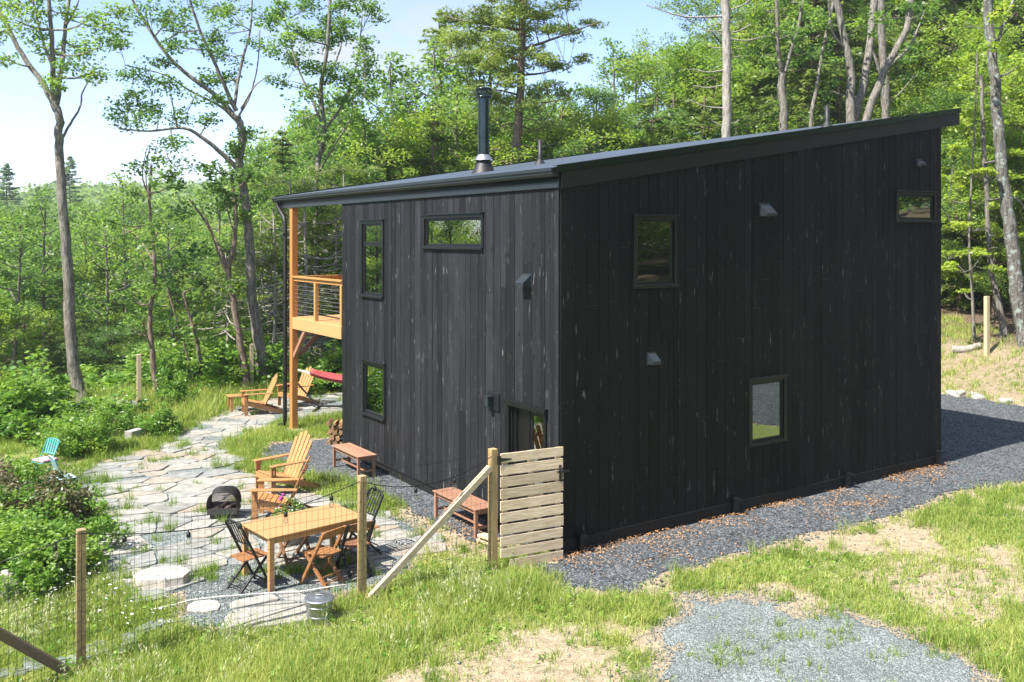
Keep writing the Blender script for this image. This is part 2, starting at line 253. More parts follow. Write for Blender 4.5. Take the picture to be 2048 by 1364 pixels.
def screen_mat():                                        # fine wire mesh seen as a half transparent sheet
    m, t = newmat('fine_mesh'); o = N(t, 'ShaderNodeOutputMaterial'); tr = N(t, 'ShaderNodeBsdfTransparent'); d = N(t, 'ShaderNodeBsdfPrincipled'); d.inputs['Base Color'].default_value = (.11, .10, .095, 1); d.inputs['Roughness'].default_value = .6
    ms = N(t, 'ShaderNodeMixShader'); ms.inputs[0].default_value = .55; t.links.new(tr.outputs[0], ms.inputs[1]); t.links.new(d.outputs[0], ms.inputs[2]); t.links.new(ms.outputs[0], o.inputs[0]); return m
M = dict(
    screen=screen_mat(), plinth=principled('black_plinth', (.0025, .0028, .003), rough=.7), firebowl=principled('sooty_steel', (.045, .043, .042), rough=.55, noise=.5, nscale=12),
    soil=ground_mat(),
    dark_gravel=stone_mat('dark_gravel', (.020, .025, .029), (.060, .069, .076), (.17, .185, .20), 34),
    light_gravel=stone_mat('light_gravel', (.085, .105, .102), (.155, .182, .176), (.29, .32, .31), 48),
    pebble=principled('pebble', (.076, .086, .092), rough=.8, attr_amt=.85),
    pebble_light=principled('pebble_light', (.185, .212, .206), rough=.8, attr_amt=.45),
    flag=principled('flagstone', (.32, .305, .275), rough=.8, nscale=7, col2=(.185, .175, .155), bump=.35, bscale=25, attr_amt=.0),
    siding_lit=siding_mat('sunlit_weathered_siding', (.0042, .0048, .0060), (.0188, .0200, .0232), (.25, .245, .24)),  # lighter copy of the board colour, for the sunlit wall
    siding_shaded=siding_mat('shade_toned_siding', (.0007, .0010, .0011), (.0066, .0078, .0076), (.16, .16, .15)),  # same boards, with the shade painted in as a darker colour
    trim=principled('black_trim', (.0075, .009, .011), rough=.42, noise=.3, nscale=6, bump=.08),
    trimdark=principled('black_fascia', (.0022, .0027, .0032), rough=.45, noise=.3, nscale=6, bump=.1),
    fascia=principled('charcoal_fascia', (.019, .026, .031), rough=.40, noise=.2, nscale=3),
    roof=principled('roof_metal', (.075, .094, .122), rough=.42, metallic=.15, noise=.2, nscale=2.0),
    plastic=principled('black_plastic', (.009, .009, .010), rough=.55, noise=.2),
    metal_dark=principled('dark_steel', (.06, .075, .075), rough=.2, metallic=.9, noise=.2, nscale=4),
    galv=principled('galvanised', (.50, .52, .54), rough=.38, metallic=.9, noise=.35, nscale=14),
    glass=glass_mat(), bulb=bulb_glass(),
    inner=principled('pale_inner_paint', (.74, .82, .74), rough=.7, noise=.06), room=principled('room_paint', (.07, .075, .065), rough=.8, noise=.2), floorw=principled('inner_floor', (.10, .07, .045), rough=.5, noise=.3),
    cedar=wood('orange_cedar', (.48, .25, .095), (.27, .12, .042), nscale=5, stretch=(9, 4, 4), attr=.26), cedar2=wood('golden_cedar', (.52, .27, .09), (.38, .17, .05)),
    post=wood('deck_timber', (.50, .225, .065), (.33, .125, .034), nscale=4, stretch=(14, 14, 1.0)), deckt=wood('deck_rim', (.55, .32, .14), (.42, .22, .085)),
    treated=wood('treated_pine', (.44, .31, .155), (.24, .16, .075), nscale=4, stretch=(16, 16, 1.2)), pale=wood('pale_pine', (.60, .48, .33), (.45, .34, .21), attr=.16),
    palegrey=wood('greyed_pine', (.68, .56, .40), (.40, .30, .18), nscale=4, stretch=(1.2, 9, 16), attr=.2), darkbrown=wood('dark_beam', (.10, .075, .05), (.05, .036, .024)),
    mahog=wood('reddish_hardwood', (.36, .195, .125), (.24, .12, .072)), tablew=wood('table_top', (.46, .27, .12), (.39, .22, .09), rough=.42, attr=.05),
    chairw=wood('chair_hardwood', (.36, .17, .065), (.20, .085, .03)), brownw=wood('brown_chair', (.25, .12, .06), (.15, .07, .035)),
    rock=principled('rock', (.42, .41, .38), rough=.9, nscale=6, col2=(.22, .21, .19), bump=.6, bscale=14), whiterock=principled('white_rock', (.52, .475, .41), rough=.85, nscale=6, col2=(.36, .32, .27), bump=.5, bscale=12),
    slate=principled('slate', (.19, .22, .21), rough=.75, nscale=6, col2=(.10, .12, .115), bump=.5, bscale=16, attr_amt=.25),
    teal=principled('turquoise_paint', (.09, .34, .34), rough=.4, noise=.15), pale_slat=principled('pale_aqua', (.45, .66, .66), rough=.5, noise=.1), pink=principled('pink_cloth', (.65, .32, .40), rough=.85, noise=.2),
    red=principled('red_canvas', (.34, .055, .06), rough=.85, noise=.25, nscale=20), rope=principled('white_rope', (.55, .52, .48), rough=.9), ironb=principled('black_iron', (.010, .010, .011), rough=.5, noise=.2),
    char=principled('charred_wood', (.02, .017, .015), rough=.9, col2=(.18, .12, .09), nscale=18, bump=.5), wicker=principled('brown_wicker', (.06, .035, .024), rough=.8, noise=.4, nscale=40),
    firewood=principled('split_wood', (.40, .25, .13), rough=.85, nscale=10, col2=(.20, .11, .055), bump=.4, attr_amt=.3),
    wire=principled('fence_wire', (.03, .03, .03), rough=.5, metallic=.6), cable=principled('steel_cable', (.45, .45, .45), rough=.4, metallic=.8),
    terra=principled('grey_pot', (.18, .16, .15), rough=.8, noise=.2), petal=principled('white_petals', (.80, .80, .76), rough=.7), yellow=principled('yellow_petals', (.75, .50, .05), rough=.7), magenta=principled('magenta_petals', (.45, .03, .28), rough=.6),
    litter=principled('dead_leaves', (.34, .18, .075), rough=.9, attr_amt=.5),
    bark=bark_mat('grey_bark', (.075, .068, .057), (.27, .25, .22)), barkb=bark_mat('brown_bark', (.075, .055, .042), (.26, .20, .155)), barkl=bark_mat('lichen_bark', (.055, .05, .043), (.19, .18, .16), lichen=(.28, .32, .29)),
    snag=bark_mat('bleached_bark', (.17, .155, .13), (.40, .37, .33)), deadw=principled('dead_twigs', (.36, .33, .28), rough=.9, noise=.3),
    leaf=leaf_mat('oak_leaves', (.035, .09, .03), (.125, .225, .06), (.27, .37, .09), trans=.56),
    leafy=leaf_mat('maple_leaves', (.07, .14, .03), (.20, .30, .05), (.38, .45, .08), trans=.56),
    leafd=leaf_mat('dark_leaves', (.025, .06, .022), (.08, .155, .042), (.17, .25, .065), trans=.5),
    needle=leaf_mat('hemlock_sprays', (.05, .09, .035), (.135, .195, .06), (.28, .34, .10), trans=.52),
    farleaf=leaf_mat('far_leaves', (.06, .13, .065), (.135, .225, .085), (.25, .34, .12), trans=.45, gloss=.8),
    shrub=leaf_mat('shrub_leaves', (.045, .12, .018), (.12, .24, .035), (.26, .38, .07), trans=.45),
    purple=leaf_mat('purple_leaves', (.05, .09, .03), (.13, .13, .06), (.22, .15, .11), trans=.35),
    grass=leaf_mat('grass_blades', (.075, .145, .018), (.19, .29, .04), (.44, .46, .15), trans=.42, gloss=.6),
    straw=leaf_mat('seed_heads', (.26, .29, .13), (.46, .47, .27), (.56, .55, .36), trans=.35, gloss=.7),
)

# ---------------------------------------------------------------- object helpers
C = scene.collection
def tag(o, label=None, cat=None, group=None, kind=None):
    if label: o['label'] = label
    if cat: o['category'] = cat
    if group: o['group'] = group
    if kind: o['kind'] = kind
    return o
def thing(name, label, cat, loc=(0, 0, 0), rz=0.0, group=None):
    o = bpy.data.objects.new(name, None); C.objects.link(o); o.location = loc; o.rotation_euler = (0, 0, rz); o.empty_display_size = .2
    return tag(o, label, cat, group)
def copy_tree(o, loc, rz, label=None, group=None, scale=None):
    c = o.copy(); C.objects.link(c); c.location = loc; c.rotation_euler = (0, 0, rz)
    if scale: c.scale = scale
    if label: c['label'] = label
    if group: c['group'] = group
    def kids(a, b):
        for ch in a.children:
            d = ch.copy(); C.objects.link(d); d.parent = b; kids(ch, d)
    kids(o, c); return c
def mesh_np(name, V, Fc, mat, tint=None, smooth_=False, parent=None, attrs=None):
    V = np.asarray(V, np.float32).reshape(-1, 3); Fc = np.asarray(Fc, np.int32); k = Fc.shape[1]
    me = bpy.data.meshes.new(name); me.vertices.add(len(V)); me.vertices.foreach_set('co', V.ravel())
    me.loops.add(Fc.size); me.loops.foreach_set('vertex_index', Fc.ravel())
    me.polygons.add(len(Fc)); me.polygons.foreach_set('loop_start', np.arange(0, Fc.size, k, dtype=np.int32)); me.polygons.foreach_set('loop_total', np.full(len(Fc), k, np.int32))
    if smooth_: me.polygons.foreach_set('use_smooth', np.ones(len(Fc), bool))
    me.update(calc_edges=True)
    if tint is not None:
        a = me.attributes.new('tint', 'FLOAT', 'FACE'); a.data.foreach_set('value', np.asarray(tint, np.float32))
    for an, av in (attrs or {}).items():
        a = me.attributes.new(an, 'FLOAT', 'POINT'); a.data.foreach_set('value', np.asarray(av, np.float32))
    me.materials.append(mat); o = bpy.data.objects.new(name, me); C.objects.link(o)
    if parent: o.parent = parent
    return o
class MB:
    """collects boxes, beams, tubes, prisms; build() links them as ONE mesh"""
    def __init__(s): s.v = []; s.f = []; s.sm = []; s.t = []; s.tint = None
    def add(s, vs, fs, sm=False, t=None):
        o = len(s.v); s.v += [tuple(v) for v in vs]
        if t is None: t = random.random()
        for f in fs: s.f.append(tuple(i + o for i in f)); s.sm.append(sm); s.t.append(t)
        return s
    def box(s, c, d, R=None, t=None):
        x, y, z = d[0] / 2, d[1] / 2, d[2] / 2
        vs = [Vector((a, b, e)) for e in (-z, z) for a, b in ((-x, -y), (x, -y), (x, y), (-x, y))]
        if R is not None: vs = [R @ v for v in vs]
        c = Vector(c); return s.add([v + c for v in vs], [(3, 2, 1, 0), (4, 5, 6, 7), (0, 1, 5, 4), (1, 2, 6, 5), (2, 3, 7, 6), (3, 0, 4, 7)], t=t)
    def bb(s, x0, x1, y0, y1, z0, z1, t=None): return s.box(((x0 + x1) / 2, (y0 + y1) / 2, (z0 + z1) / 2), (abs(x1 - x0), abs(y1 - y0), abs(z1 - z0)), t=t)
    def beam(s, a, b, w, h, up=(0, 0, 1), t=None):      # w sideways, h along up
        a = Vector(a); b = Vector(b); d = b - a; z = d.normalized(); u = Vector(up)
        if abs(z.dot(u)) > .98: u = Vector((1, 0, 0))
        x = z.cross(u).normalized(); y = x.cross(z).normalized()
        R = Matrix((x, y, z)).transposed(); return s.box((a + b) / 2, (w, h, d.length), R, t)
    def tube(s, pts, r, n=8, cap=True):
        pts = [Vector(p) for p in pts]; rr = r if hasattr(r, '__len__') else [r] * len(pts); vs = []; fs = []; u = None
        for i, p in enumerate(pts):
            d = (pts[min(i + 1, len(pts) - 1)] - pts[max(i - 1, 0)])
            d = d.normalized() if d.length > 1e-9 else Vector((0, 0, 1))
            if u is None: u = Vector((1, 0, 0)) if abs(d.x) < .8 else Vector((0, 1, 0))
            u = (u - d * u.dot(d)).normalized(); w = d.cross(u)
            for k in range(n):
                a = 2 * math.pi * k / n; vs.append(p + (u * math.cos(a) + w * math.sin(a)) * rr[i])
        for i in range(len(pts) - 1):
            for k in range(n): fs.append((i * n + k, i * n + (k + 1) % n, (i + 1) * n + (k + 1) % n, (i + 1) * n + k))
        s.add(vs, fs, True)
        if cap: s.add(vs[:n][::-1], [tuple(range(n))]); s.add(vs[-n:], [tuple(range(n))])
        return s
    def lathe(s, prof, c=(0, 0, 0), n=24, sm=True):
        c = Vector(c); vs = []; fs = []
        for r, z in prof:
            for k in range(n): a = 2 * math.pi * k / n; vs.append(c + Vector((r * math.cos(a), r * math.sin(a), z)))
        for i in range(len(prof) - 1):
            for k in range(n): fs.append((i * n + k, i * n + (k + 1) % n, (i + 1) * n + (k + 1) % n, (i + 1) * n + k))
        return s.add(vs, fs, sm)
    def prism(s, poly, axis, a, b, t=None):             # poly of 2D points, extruded along axis (0,1,2) from a to b
        def mk(p, q): 
            v = list(p); v.insert(axis, q); return v
        n = len(poly); vs = [mk(p, a) for p in poly] + [mk(p, b) for p in poly]
        return s.add(vs, [tuple(range(n))[::-1], tuple(range(n, 2 * n))] + [(i, (i + 1) % n, (i + 1) % n + n, i + n) for i in range(n)], t=t)
    def ball(s, c, r, n=8, sq=(1, 1, 1)):
        prof = [(math.sin(math.pi * i / n) * r, -math.cos(math.pi * i / n) * r) for i in range(n + 1)]
        c = Vector(c); vs = []; fs = []; k2 = n + 2
        for rr, z in prof:
            for k in range(k2): a = 2 * math.pi * k / k2; vs.append(c + Vector((rr * math.cos(a) * sq[0], rr * math.sin(a) * sq[1], z * sq[2])))
        for i in range(n):
            for k in range(k2): fs.append((i * k2 + k, i * k2 + (k + 1) % k2, (i + 1) * k2 + (k + 1) % k2, (i + 1) * k2 + k))
        return s.add(vs, fs, True)
    def build(s, name, mat, parent=None, bevel=0.0, mats=None):
        me = bpy.data.meshes.new(name); me.from_pydata([tuple(v) for v in s.v], [], s.f); me.update()
        me.polygons.foreach_set('use_smooth', s.sm)
        a = me.attributes.new('tint', 'FLOAT', 'FACE'); a.data.foreach_set('value', s.t)
        import bmesh
        bm = bmesh.new(); bm.from_mesh(me); bmesh.ops.recalc_face_normals(bm, faces=bm.faces); bm.to_mesh(me); bm.free()
        me.materials.append(mat); o = bpy.data.objects.new(name, me); C.objects.link(o)
        if parent: o.parent = parent
        if bevel:
            b = o.modifiers.new('bevel', 'BEVEL'); b.width = bevel; b.segments = 2; b.limit_method = 'ANGLE'; b.angle_limit = .8
        return o
# ---------------------------------------------------------------- ground
FENCE = [np.array(HW(s, .1)[:2]) for s in (1.2, -1.17, -3.2, -6.63, -10.2)]
def seg_dist(x, y, a, b):
    ex, ey = b - a; k = np.clip(((x - a[0]) * ex + (y - a[1]) * ey) / (ex * ex + ey * ey), 0, 1)
    return np.hypot(x - a[0] - ex * k, y - a[1] - ey * k)
def fence_dist(x, y): return np.min([seg_dist(x, y, FENCE[i], FENCE[i + 1]) for i in range(len(FENCE) - 1)], 0)
def nb(x, y, a=.5, f=1.6): return (fbm(x * f + 3, y * f + 8, 4) - .5) * a * 2
def stony(x, y, soft=.0):                                # >0 on gravel or paving
    return np.max([poly_sdf(x, y, P) + nb(x, y, .28) for P in (DARK, LIGHT, BLUE, STRIP)] + [poly_sdf(x, y, P) for P in (PATIO, PATH)], 0)
def in_house(x, y):
    s, t = st(x, y); return (s > -.05) & (s < 10.15) & (t > -.05) & (t < 8.1)
TALLZ = Gp([(-200, 1250), (0, 1200), (200, 1190), (330, 1215), (400, 1262), (600, 1248), (700, 1205), (830, 1150), (960, 1128), (1080, 1140), (1150, 1190), (1330, 1190), (1350, 1225), (1180, 1240), (1010, 1235), (900, 1275), (700, 1400), (500, 1500), (-200, 1560)])
LAWN1 = Gp([(420, 945), (430, 900), (480, 868), (600, 855), (640, 890), (560, 905), (520, 950), (600, 960), (720, 985), (800, 1050), (850, 1110), (1000, 1120), (990, 1080), (880, 1040), (760, 985), (660, 930), (610, 905)])
DIRT = Gp([(900, 1330), (1000, 1230), (1150, 1240), (1290, 1300), (1260, 1400), (900, 1420)])
DIRT2 = Gp([(1700, 1140), (1850, 1100), (2048, 1090), (2100, 1200), (1960, 1260), (1840, 1220)])
DIRT3 = Gp([(760, 1010), (900, 1020), (1060, 1110), (960, 1120), (800, 1120)])
def grass_density(x, y):
    s, t = st(x, y)
    n = fbm(x * 1.1, y * 1.1, 4); n2 = fbm(x * .4 + 40, y * .4, 3)
    d = smooth(n + (n2 - .5) * .7, .25, .49)
    d = np.where(poly_sdf(x, y, TALLZ) > 0, np.maximum(d, .8), d)
    for Dp in (DIRT, DIRT2, DIRT3): d = d * (1 - (.8 if Dp is DIRT2 else .88) * smooth(poly_sdf(x, y, Dp) + nb(x, y, .4), -.2, .45))
    d = d * (1 - .6 * smooth(s, 17.5, 18.6))
    sg = stony(x, y); d = d * smooth(-sg, -.02, .22)
    return np.where(in_house(x, y), 0, d)
def forest_w(x, y):
    s, t = st(x, y); return np.clip(.45 * smooth(s + nb(x, y, .8, .8), 18.5, 19.3) + smooth(s + nb(x, y, 2, .3), 20.5, 23.5) + smooth(t + nb(x, y, 1.5, .3), 19.5, 22.5), 0, 1)
def grid_axis(segs):
    out = []
    for a, b, d in segs: out += list(np.arange(a, b, d))
    return np.array(out + [segs[-1][1]])
gx = grid_axis([(-700, -200, 20), (-200, -60, 5), (-60, -14, 1.2), (-14, 20, .16), (20, 60, 1.0), (60, 200, 5), (200, 700, 20)])
gy = grid_axis([(-300, -60, 15), (-60, 6, 1.5), (6, 34, .16), (34, 80, 1.0), (80, 200, 4), (200, 900, 18)])
X, Y = np.meshgrid(gx, gy); Z = height(X, Y)
X_ = X.ravel(); Y_ = Y.ravel(); gd = grass_density(X_, Y_); fw = forest_w(X_, Y_)
nx, ny = len(gx), len(gy); idx = np.arange(nx * ny).reshape(ny, nx)
Fq = np.stack([idx[:-1, :-1], idx[:-1, 1:], idx[1:, 1:], idx[1:, :-1]], -1).reshape(-1, 4)
ground = mesh_np('ground', np.stack([X_, Y_, Z.ravel()], 1), Fq, M['soil'], smooth_=True, attrs=dict(grass=gd, forest=fw)); tag(ground, 'tan soil and thin grass around the house', 'ground', kind='structure')
def mask_sheet(name, fn, P, dz, mat, step=.07, edge=.12, label='', cat=''):
    P = np.array(P); x0, y0 = P.min(0) - .4; x1, y1 = P.max(0) + .4
    xs = np.arange(x0, x1, step); ys = np.arange(y0, y1, step); A, B = np.meshgrid(xs, ys)
    v = fn(A.ravel(), B.ravel()).reshape(A.shape); keep = v > 0
    z = height(A, B) + np.minimum(dz, -.02 + np.clip(v, 0, 1) * (dz + .02) / edge)
    id_ = np.arange(A.size).reshape(A.shape)
    k = keep[:-1, :-1] & keep[:-1, 1:] & keep[1:, 1:] & keep[1:, :-1]
    Q = np.stack([id_[:-1, :-1], id_[:-1, 1:], id_[1:, 1:], id_[1:, :-1]], -1)[k]
    used, inv = np.unique(Q.ravel(), return_inverse=True)
    V = np.stack([A.ravel(), B.ravel(), z.ravel()], 1)[used]
    o = mesh_np(name, V, inv.reshape(-1, 4), mat, smooth_=True); tag(o, label, cat, kind='structure'); return o
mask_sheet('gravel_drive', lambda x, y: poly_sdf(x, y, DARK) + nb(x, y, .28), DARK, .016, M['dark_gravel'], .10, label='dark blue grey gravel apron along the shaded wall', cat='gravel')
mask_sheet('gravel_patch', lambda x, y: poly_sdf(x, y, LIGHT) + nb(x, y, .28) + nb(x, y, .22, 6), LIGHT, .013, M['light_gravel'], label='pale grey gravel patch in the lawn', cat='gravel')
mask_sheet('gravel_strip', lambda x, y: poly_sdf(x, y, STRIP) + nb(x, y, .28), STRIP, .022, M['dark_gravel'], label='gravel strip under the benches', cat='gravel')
mask_sheet('table_gravel', lambda x, y: poly_sdf(x, y, BLUE) + nb(x, y, .28), BLUE, .010, M['light_gravel'], label='blue grey gravel under the dining table', cat='gravel')
mask_sheet('patio_bed', lambda x, y: poly_sdf(x, y, PATIO) + .12, PATIO, .006, M['light_gravel'], label='gravel bed of the patio', cat='gravel')
mask_sheet('path_bed', lambda x, y: poly_sdf(x, y, PATH) + .1, PATH, .007, M['light_gravel'], label='gravel bed of the far path', cat='gravel')

# flagstones: polygons clipped between neighbours, each a real slab
def flagstones(name, P, size, aniso, seed, label, dz=.03, ang=0.0, drop=.05, keep=-.03):
    r = np.random.default_rng(seed); P = np.array(P); x0, y0 = P.min(0) - 1; x1, y1 = P.max(0) + 1
    ca, sa = math.cos(ang), math.sin(ang); cen = np.array([(x0 + x1) / 2, (y0 + y1) / 2]); Rr = np.hypot(x1 - x0, y1 - y0) / 2
    us = np.arange(-Rr, Rr, size * aniso); vs_ = np.arange(-Rr, Rr, size)
    pts = np.array([(u + r.uniform(-.62, .62) * size * aniso, v + r.uniform(-.62, .62) * size) for u in us for v in vs_])
    sc = np.array([1 / aniso, 1.0])
    mb_v = []; mb_f = []; tint = []
    keepx = []
    for i, p in enumerate(pts):
        w = cen + np.array([p[0] * ca - p[1] * sa, p[0] * sa + p[1] * ca])
        if poly_sdf(w[0], w[1], P) < keep or r.random() < drop: continue
        d = np.hypot((pts[:, 0] - p[0]) * sc[0], (pts[:, 1] - p[1]))
        near = np.argsort(d)[1:15]
        poly = [p + np.array([a, b]) * size * 1.3 * np.array([aniso, 1]) for a, b in ((-1, -1), (1, -1), (1, 1), (-1, 1))]
        gap = r.uniform(.008, .026)
        for j in near:
            q = pts[j]; mid = (p + q) / 2; nrm = (q - p) * sc ** 2; nl = np.linalg.norm(nrm); nrm = nrm / nl; lim = np.dot(mid, nrm) - gap
            out = []
            for a in range(len(poly)):
                A_, B_ = poly[a], poly[(a + 1) % len(poly)]; da, db = np.dot(A_, nrm) - lim, np.dot(B_, nrm) - lim
                if da <= 0: out.append(A_)
                if da * db < 0: out.append(A_ + (B_ - A_) * da / (da - db))
            poly = out
            if len(poly) < 3: break
        if len(poly) < 3: continue
        # knock off the corners so that the outlines are not ruler-straight
        q = []
        n = len(poly)
        for a in range(n):
            A_, B_ = poly[a], poly[(a + 1) % n]; e = B_ - A_; el = np.linalg.norm(e)
            if el < .03: continue
            nn = np.array([-e[1], e[0]]) / el
            for k in ((.10, .37, .63, .90) if el > .3 else (.2, .8)):
                q.append(A_ + e * k + nn * r.uniform(-.001, .010) * (1 if el > .2 else .4))
        if len(q) < 3: continue
        W = np.array([cen + np.array([a[0] * ca - a[1] * sa, a[0] * sa + a[1] * ca]) for a in q]); c = W.mean(0)
        z = height(W[:, 0], W[:, 1]); tl = r.uniform(-.010, .010, 2); top = dz + r.uniform(-.004, .008)
        n = len(W); b = len(mb_v)
        for wv, zz in zip(W, z): mb_v.append((wv[0], wv[1], zz - .02))
        for wv, zz in zip(W, z): mb_v.append((wv[0], wv[1], zz + top - .006 + np.dot(wv - c, tl)))
        for wv, zz in zip(W, z): k = c + (wv - c) * .975; mb_v.append((k[0], k[1], zz + top + np.dot(wv - c, tl)))
        tv = r.random()
        for a in range(n):
            a2 = (a + 1) % n; mb_f.append((b + a, b + a2, b + n + a2, b + n + a)); mb_f.append((b + n + a, b + n + a2, b + 2 * n + a2, b + 2 * n + a)); tint += [tv, tv]
        mb_f.append(tuple(range(b + 2 * n, b + 3 * n))); tint.append(tv)
    me = bpy.data.meshes.new(name); me.from_pydata(mb_v, [], mb_f); me.update()
    a = me.attributes.new('tint', 'FLOAT', 'FACE'); a.data.foreach_set('value', tint)
    import bmesh
    bm = bmesh.new(); bm.from_mesh(me); bmesh.ops.recalc_face_normals(bm, faces=bm.faces); bm.to_mesh(me); bm.free()
    me.materials.append(M['flag']); o = bpy.data.objects.new(name, me); C.objects.link(o); tag(o, label, 'paving', kind='structure'); return o
def flag_colours():                                     # grey, blue-grey and tan stones
    t = M['flag'].node_tree; p = next(n for n in t.nodes if n.type == 'BSDF_PRINCIPLED'); src = p.inputs['Base Color'].links[0].from_socket
    a = N(t, 'ShaderNodeAttribute', attribute_name='tint'); r = N(t, 'ShaderNodeValToRGB'); e = r.color_ramp.elements
    r.color_ramp.interpolation = 'CONSTANT'; e[0].position = 0; e[0].color = (.95, 1.0, 1.02, 1); e[1].position = .9; e[1].color = (1.06, .93, .80, 1)
    for pz, c in ((.22, (1.06, 1.07, 1.04)), (.42, (.80, .86, .90)), (.56, (1.02, .96, .88)), (.7, (1.12, 1.13, 1.12)), (.82, (.8, .84, .84))): k = e.new(pz); k.color = (*c, 1)
    m = N(t, 'ShaderNodeMixRGB', blend_type='MULTIPLY'); m.inputs[0].default_value = 1
    t.links.new(a.outputs['Fac'], r.inputs[0]); t.links.new(src, m.inputs[1]); t.links.new(r.outputs[0], m.inputs[2]); t.links.new(m.outputs[0], p.inputs['Base Color'])
flag_colours()
flagstones('patio', PATIO, .43, 1.55, 3, 'crazy paved flagstone patio', ang=.35)
flagstones('garden_path', PATH, .42, 1.6, 5, 'flagstone path to the far chairs', dz=.022, ang=-.1, drop=.16)
flagstones('stepping_path', STEP, .5, 1.3, 8, 'flat stones beside the dining table', dz=.03, ang=.6, drop=.1, keep=-.2)

# loose stones, dead leaves
def scatter_stones(name, fn, bounds, n, size, mat, seed, label, cat='gravel'):
    r = np.random.default_rng(seed); x = r.uniform(bounds[0], bounds[1], n * 3); y = r.uniform(bounds[2], bounds[3], n * 3)
    v = fn(x, y); k = (v > r.uniform(0, 1, len(v))) & ~in_house(x, y); x, y = x[k][:n], y[k][:n]; n = len(x)
    base = np.array([(1, 0, 0), (-1, 0, 0), (0, 1, 0), (0, -1, 0), (0, 0, 1), (0, 0, -1)], float)
    tri = np.array([(0, 2, 4), (2, 1, 4), (1, 3, 4), (3, 0, 4), (2, 0, 5), (1, 2, 5), (3, 1, 5), (0, 3, 5)])
    sz = size * r.lognormal(0, .35, n); V = base[None] * r.uniform(.55, 1.15, (n, 6, 1)) * sz[:, None, None] * np.array([1, .8, .55]) + r.normal(0, .18, (n, 6, 3)) * sz[:, None, None]
    a = r.uniform(0, 6.28, n); ca, sa = np.cos(a)[:, None], np.sin(a)[:, None]
    V = np.stack([V[..., 0] * ca - V[..., 1] * sa, V[..., 0] * sa + V[..., 1] * ca, V[..., 2]], -1)
    V = V + np.stack([x, y, height(x, y) + .014], 1)[:, None]
    Fc = tri[None] + (np.arange(n) * 6)[:, None, None]
    o = mesh_np(name, V, Fc.reshape(-1, 3), mat, tint=np.repeat(r.random(n) ** 1.5, 8)); tag(o, label, cat, kind='stuff'); return o
def near_w(x, y): return np.clip(1.6 - np.hypot(x, y) / 26, .15, 1)
scatter_stones('gravel_stones', lambda x, y: smooth(np.maximum(poly_sdf(x, y, DARK), poly_sdf(x, y, STRIP)) + nb(x, y, .3), -.22, .1) * near_w(x, y), (-7, 17, 10, 30), 70000, .019, M['pebble'], 21, 'loose dark gravel stones beside the house')
scatter_stones('pale_gravel_stones', lambda x, y: smooth(np.maximum(poly_sdf(x, y, LIGHT), poly_sdf(x, y, BLUE)) + nb(x, y, .4), -.38, .12) * near_w(x, y), (-6, 6, 9.5, 16), 42000, .0105, M['pebble_light'], 22, 'loose pale grey gravel stones')
scatter_stones('soil_pebbles', lambda x, y: (stony(x, y) < 0) * .35 * (1 - forest_w(x, y)), (-9, 16, 9.5, 28), 9000, .017, M['pebble_light'], 23, 'small stones lying in the bare soil')
def litter_w(x, y):
    s, t = st(x, y)
    a = np.exp(-np.clip(-t - .12, 0, None) / .28) * (t < 0) * (s > -.3) * (s < 10.4) * smooth(fbm(x * 1.3, y * 1.3), .36, .58)
    b = np.exp(-(((s - 1.3) / .8) ** 2 + ((t + .9) / .35) ** 2)) * .5 + np.exp(-(((s - 5.9) / .9) ** 2 + ((t + .95) / .3) ** 2)) * .8
    c = np.exp(-(((s + .45) / .4) ** 2 + ((t - 1.5) / .9) ** 2)) * .5
    return np.clip(a * .85 + b * smooth(fbm(x * 3, y * 3), .4, .6) + c, 0, 1)
def leaf_quads(cx, cy, cz, L_, W_, r, up=0.35, dirs=None, sag=0.0):
    """diamond leaves: one quad each, bent by a random tilt"""
    n = len(cx)
    if dirs is None:
        d = r.normal(0, 1, (n, 3)); d[:, 2] = d[:, 2] * .55 - sag
    else: d = dirs + r.normal(0, .35, (n, 3))
    d /= np.linalg.norm(d, axis=1, keepdims=True) + 1e-9
    nr = r.normal(0, 1, (n, 3)); nr[:, 2] = np.abs(nr[:, 2]) + up
    w = np.cross(d, nr); w /= np.linalg.norm(w, axis=1, keepdims=True) + 1e-9
    c = np.stack([cx, cy, cz], 1); L_ = np.broadcast_to(L_, n)[:, None]; W_ = np.broadcast_to(W_, n)[:, None]
    V = np.stack([c - d * L_ * .5, c + w * W_ * .5 - d * L_ * .06, c + d * L_ * .5, c - w * W_ * .5 - d * L_ * .06], 1)
    return V.reshape(-1, 3), np.arange(n * 4, dtype=np.int32).reshape(-1, 4)
r = np.random.default_rng(31); x = r.uniform(-3, 11, 200000); y = r.uniform(12, 22, 200000); k = litter_w(x, y) > r.random(200000) * 1.1; x, y = x[k], y[k]
V, Fc = leaf_quads(x, y, height(x, y) + .04 + r.uniform(0, .02, len(x)), r.uniform(.02, .05, len(x)), r.uniform(.009, .024, len(x)), r, up=1.5)
tag(mesh_np('leaf_litter', V, Fc, M['litter'], tint=r.random(len(x))), 'rust coloured dead leaves along the foot of the wall', 'dead leaves', kind='stuff')
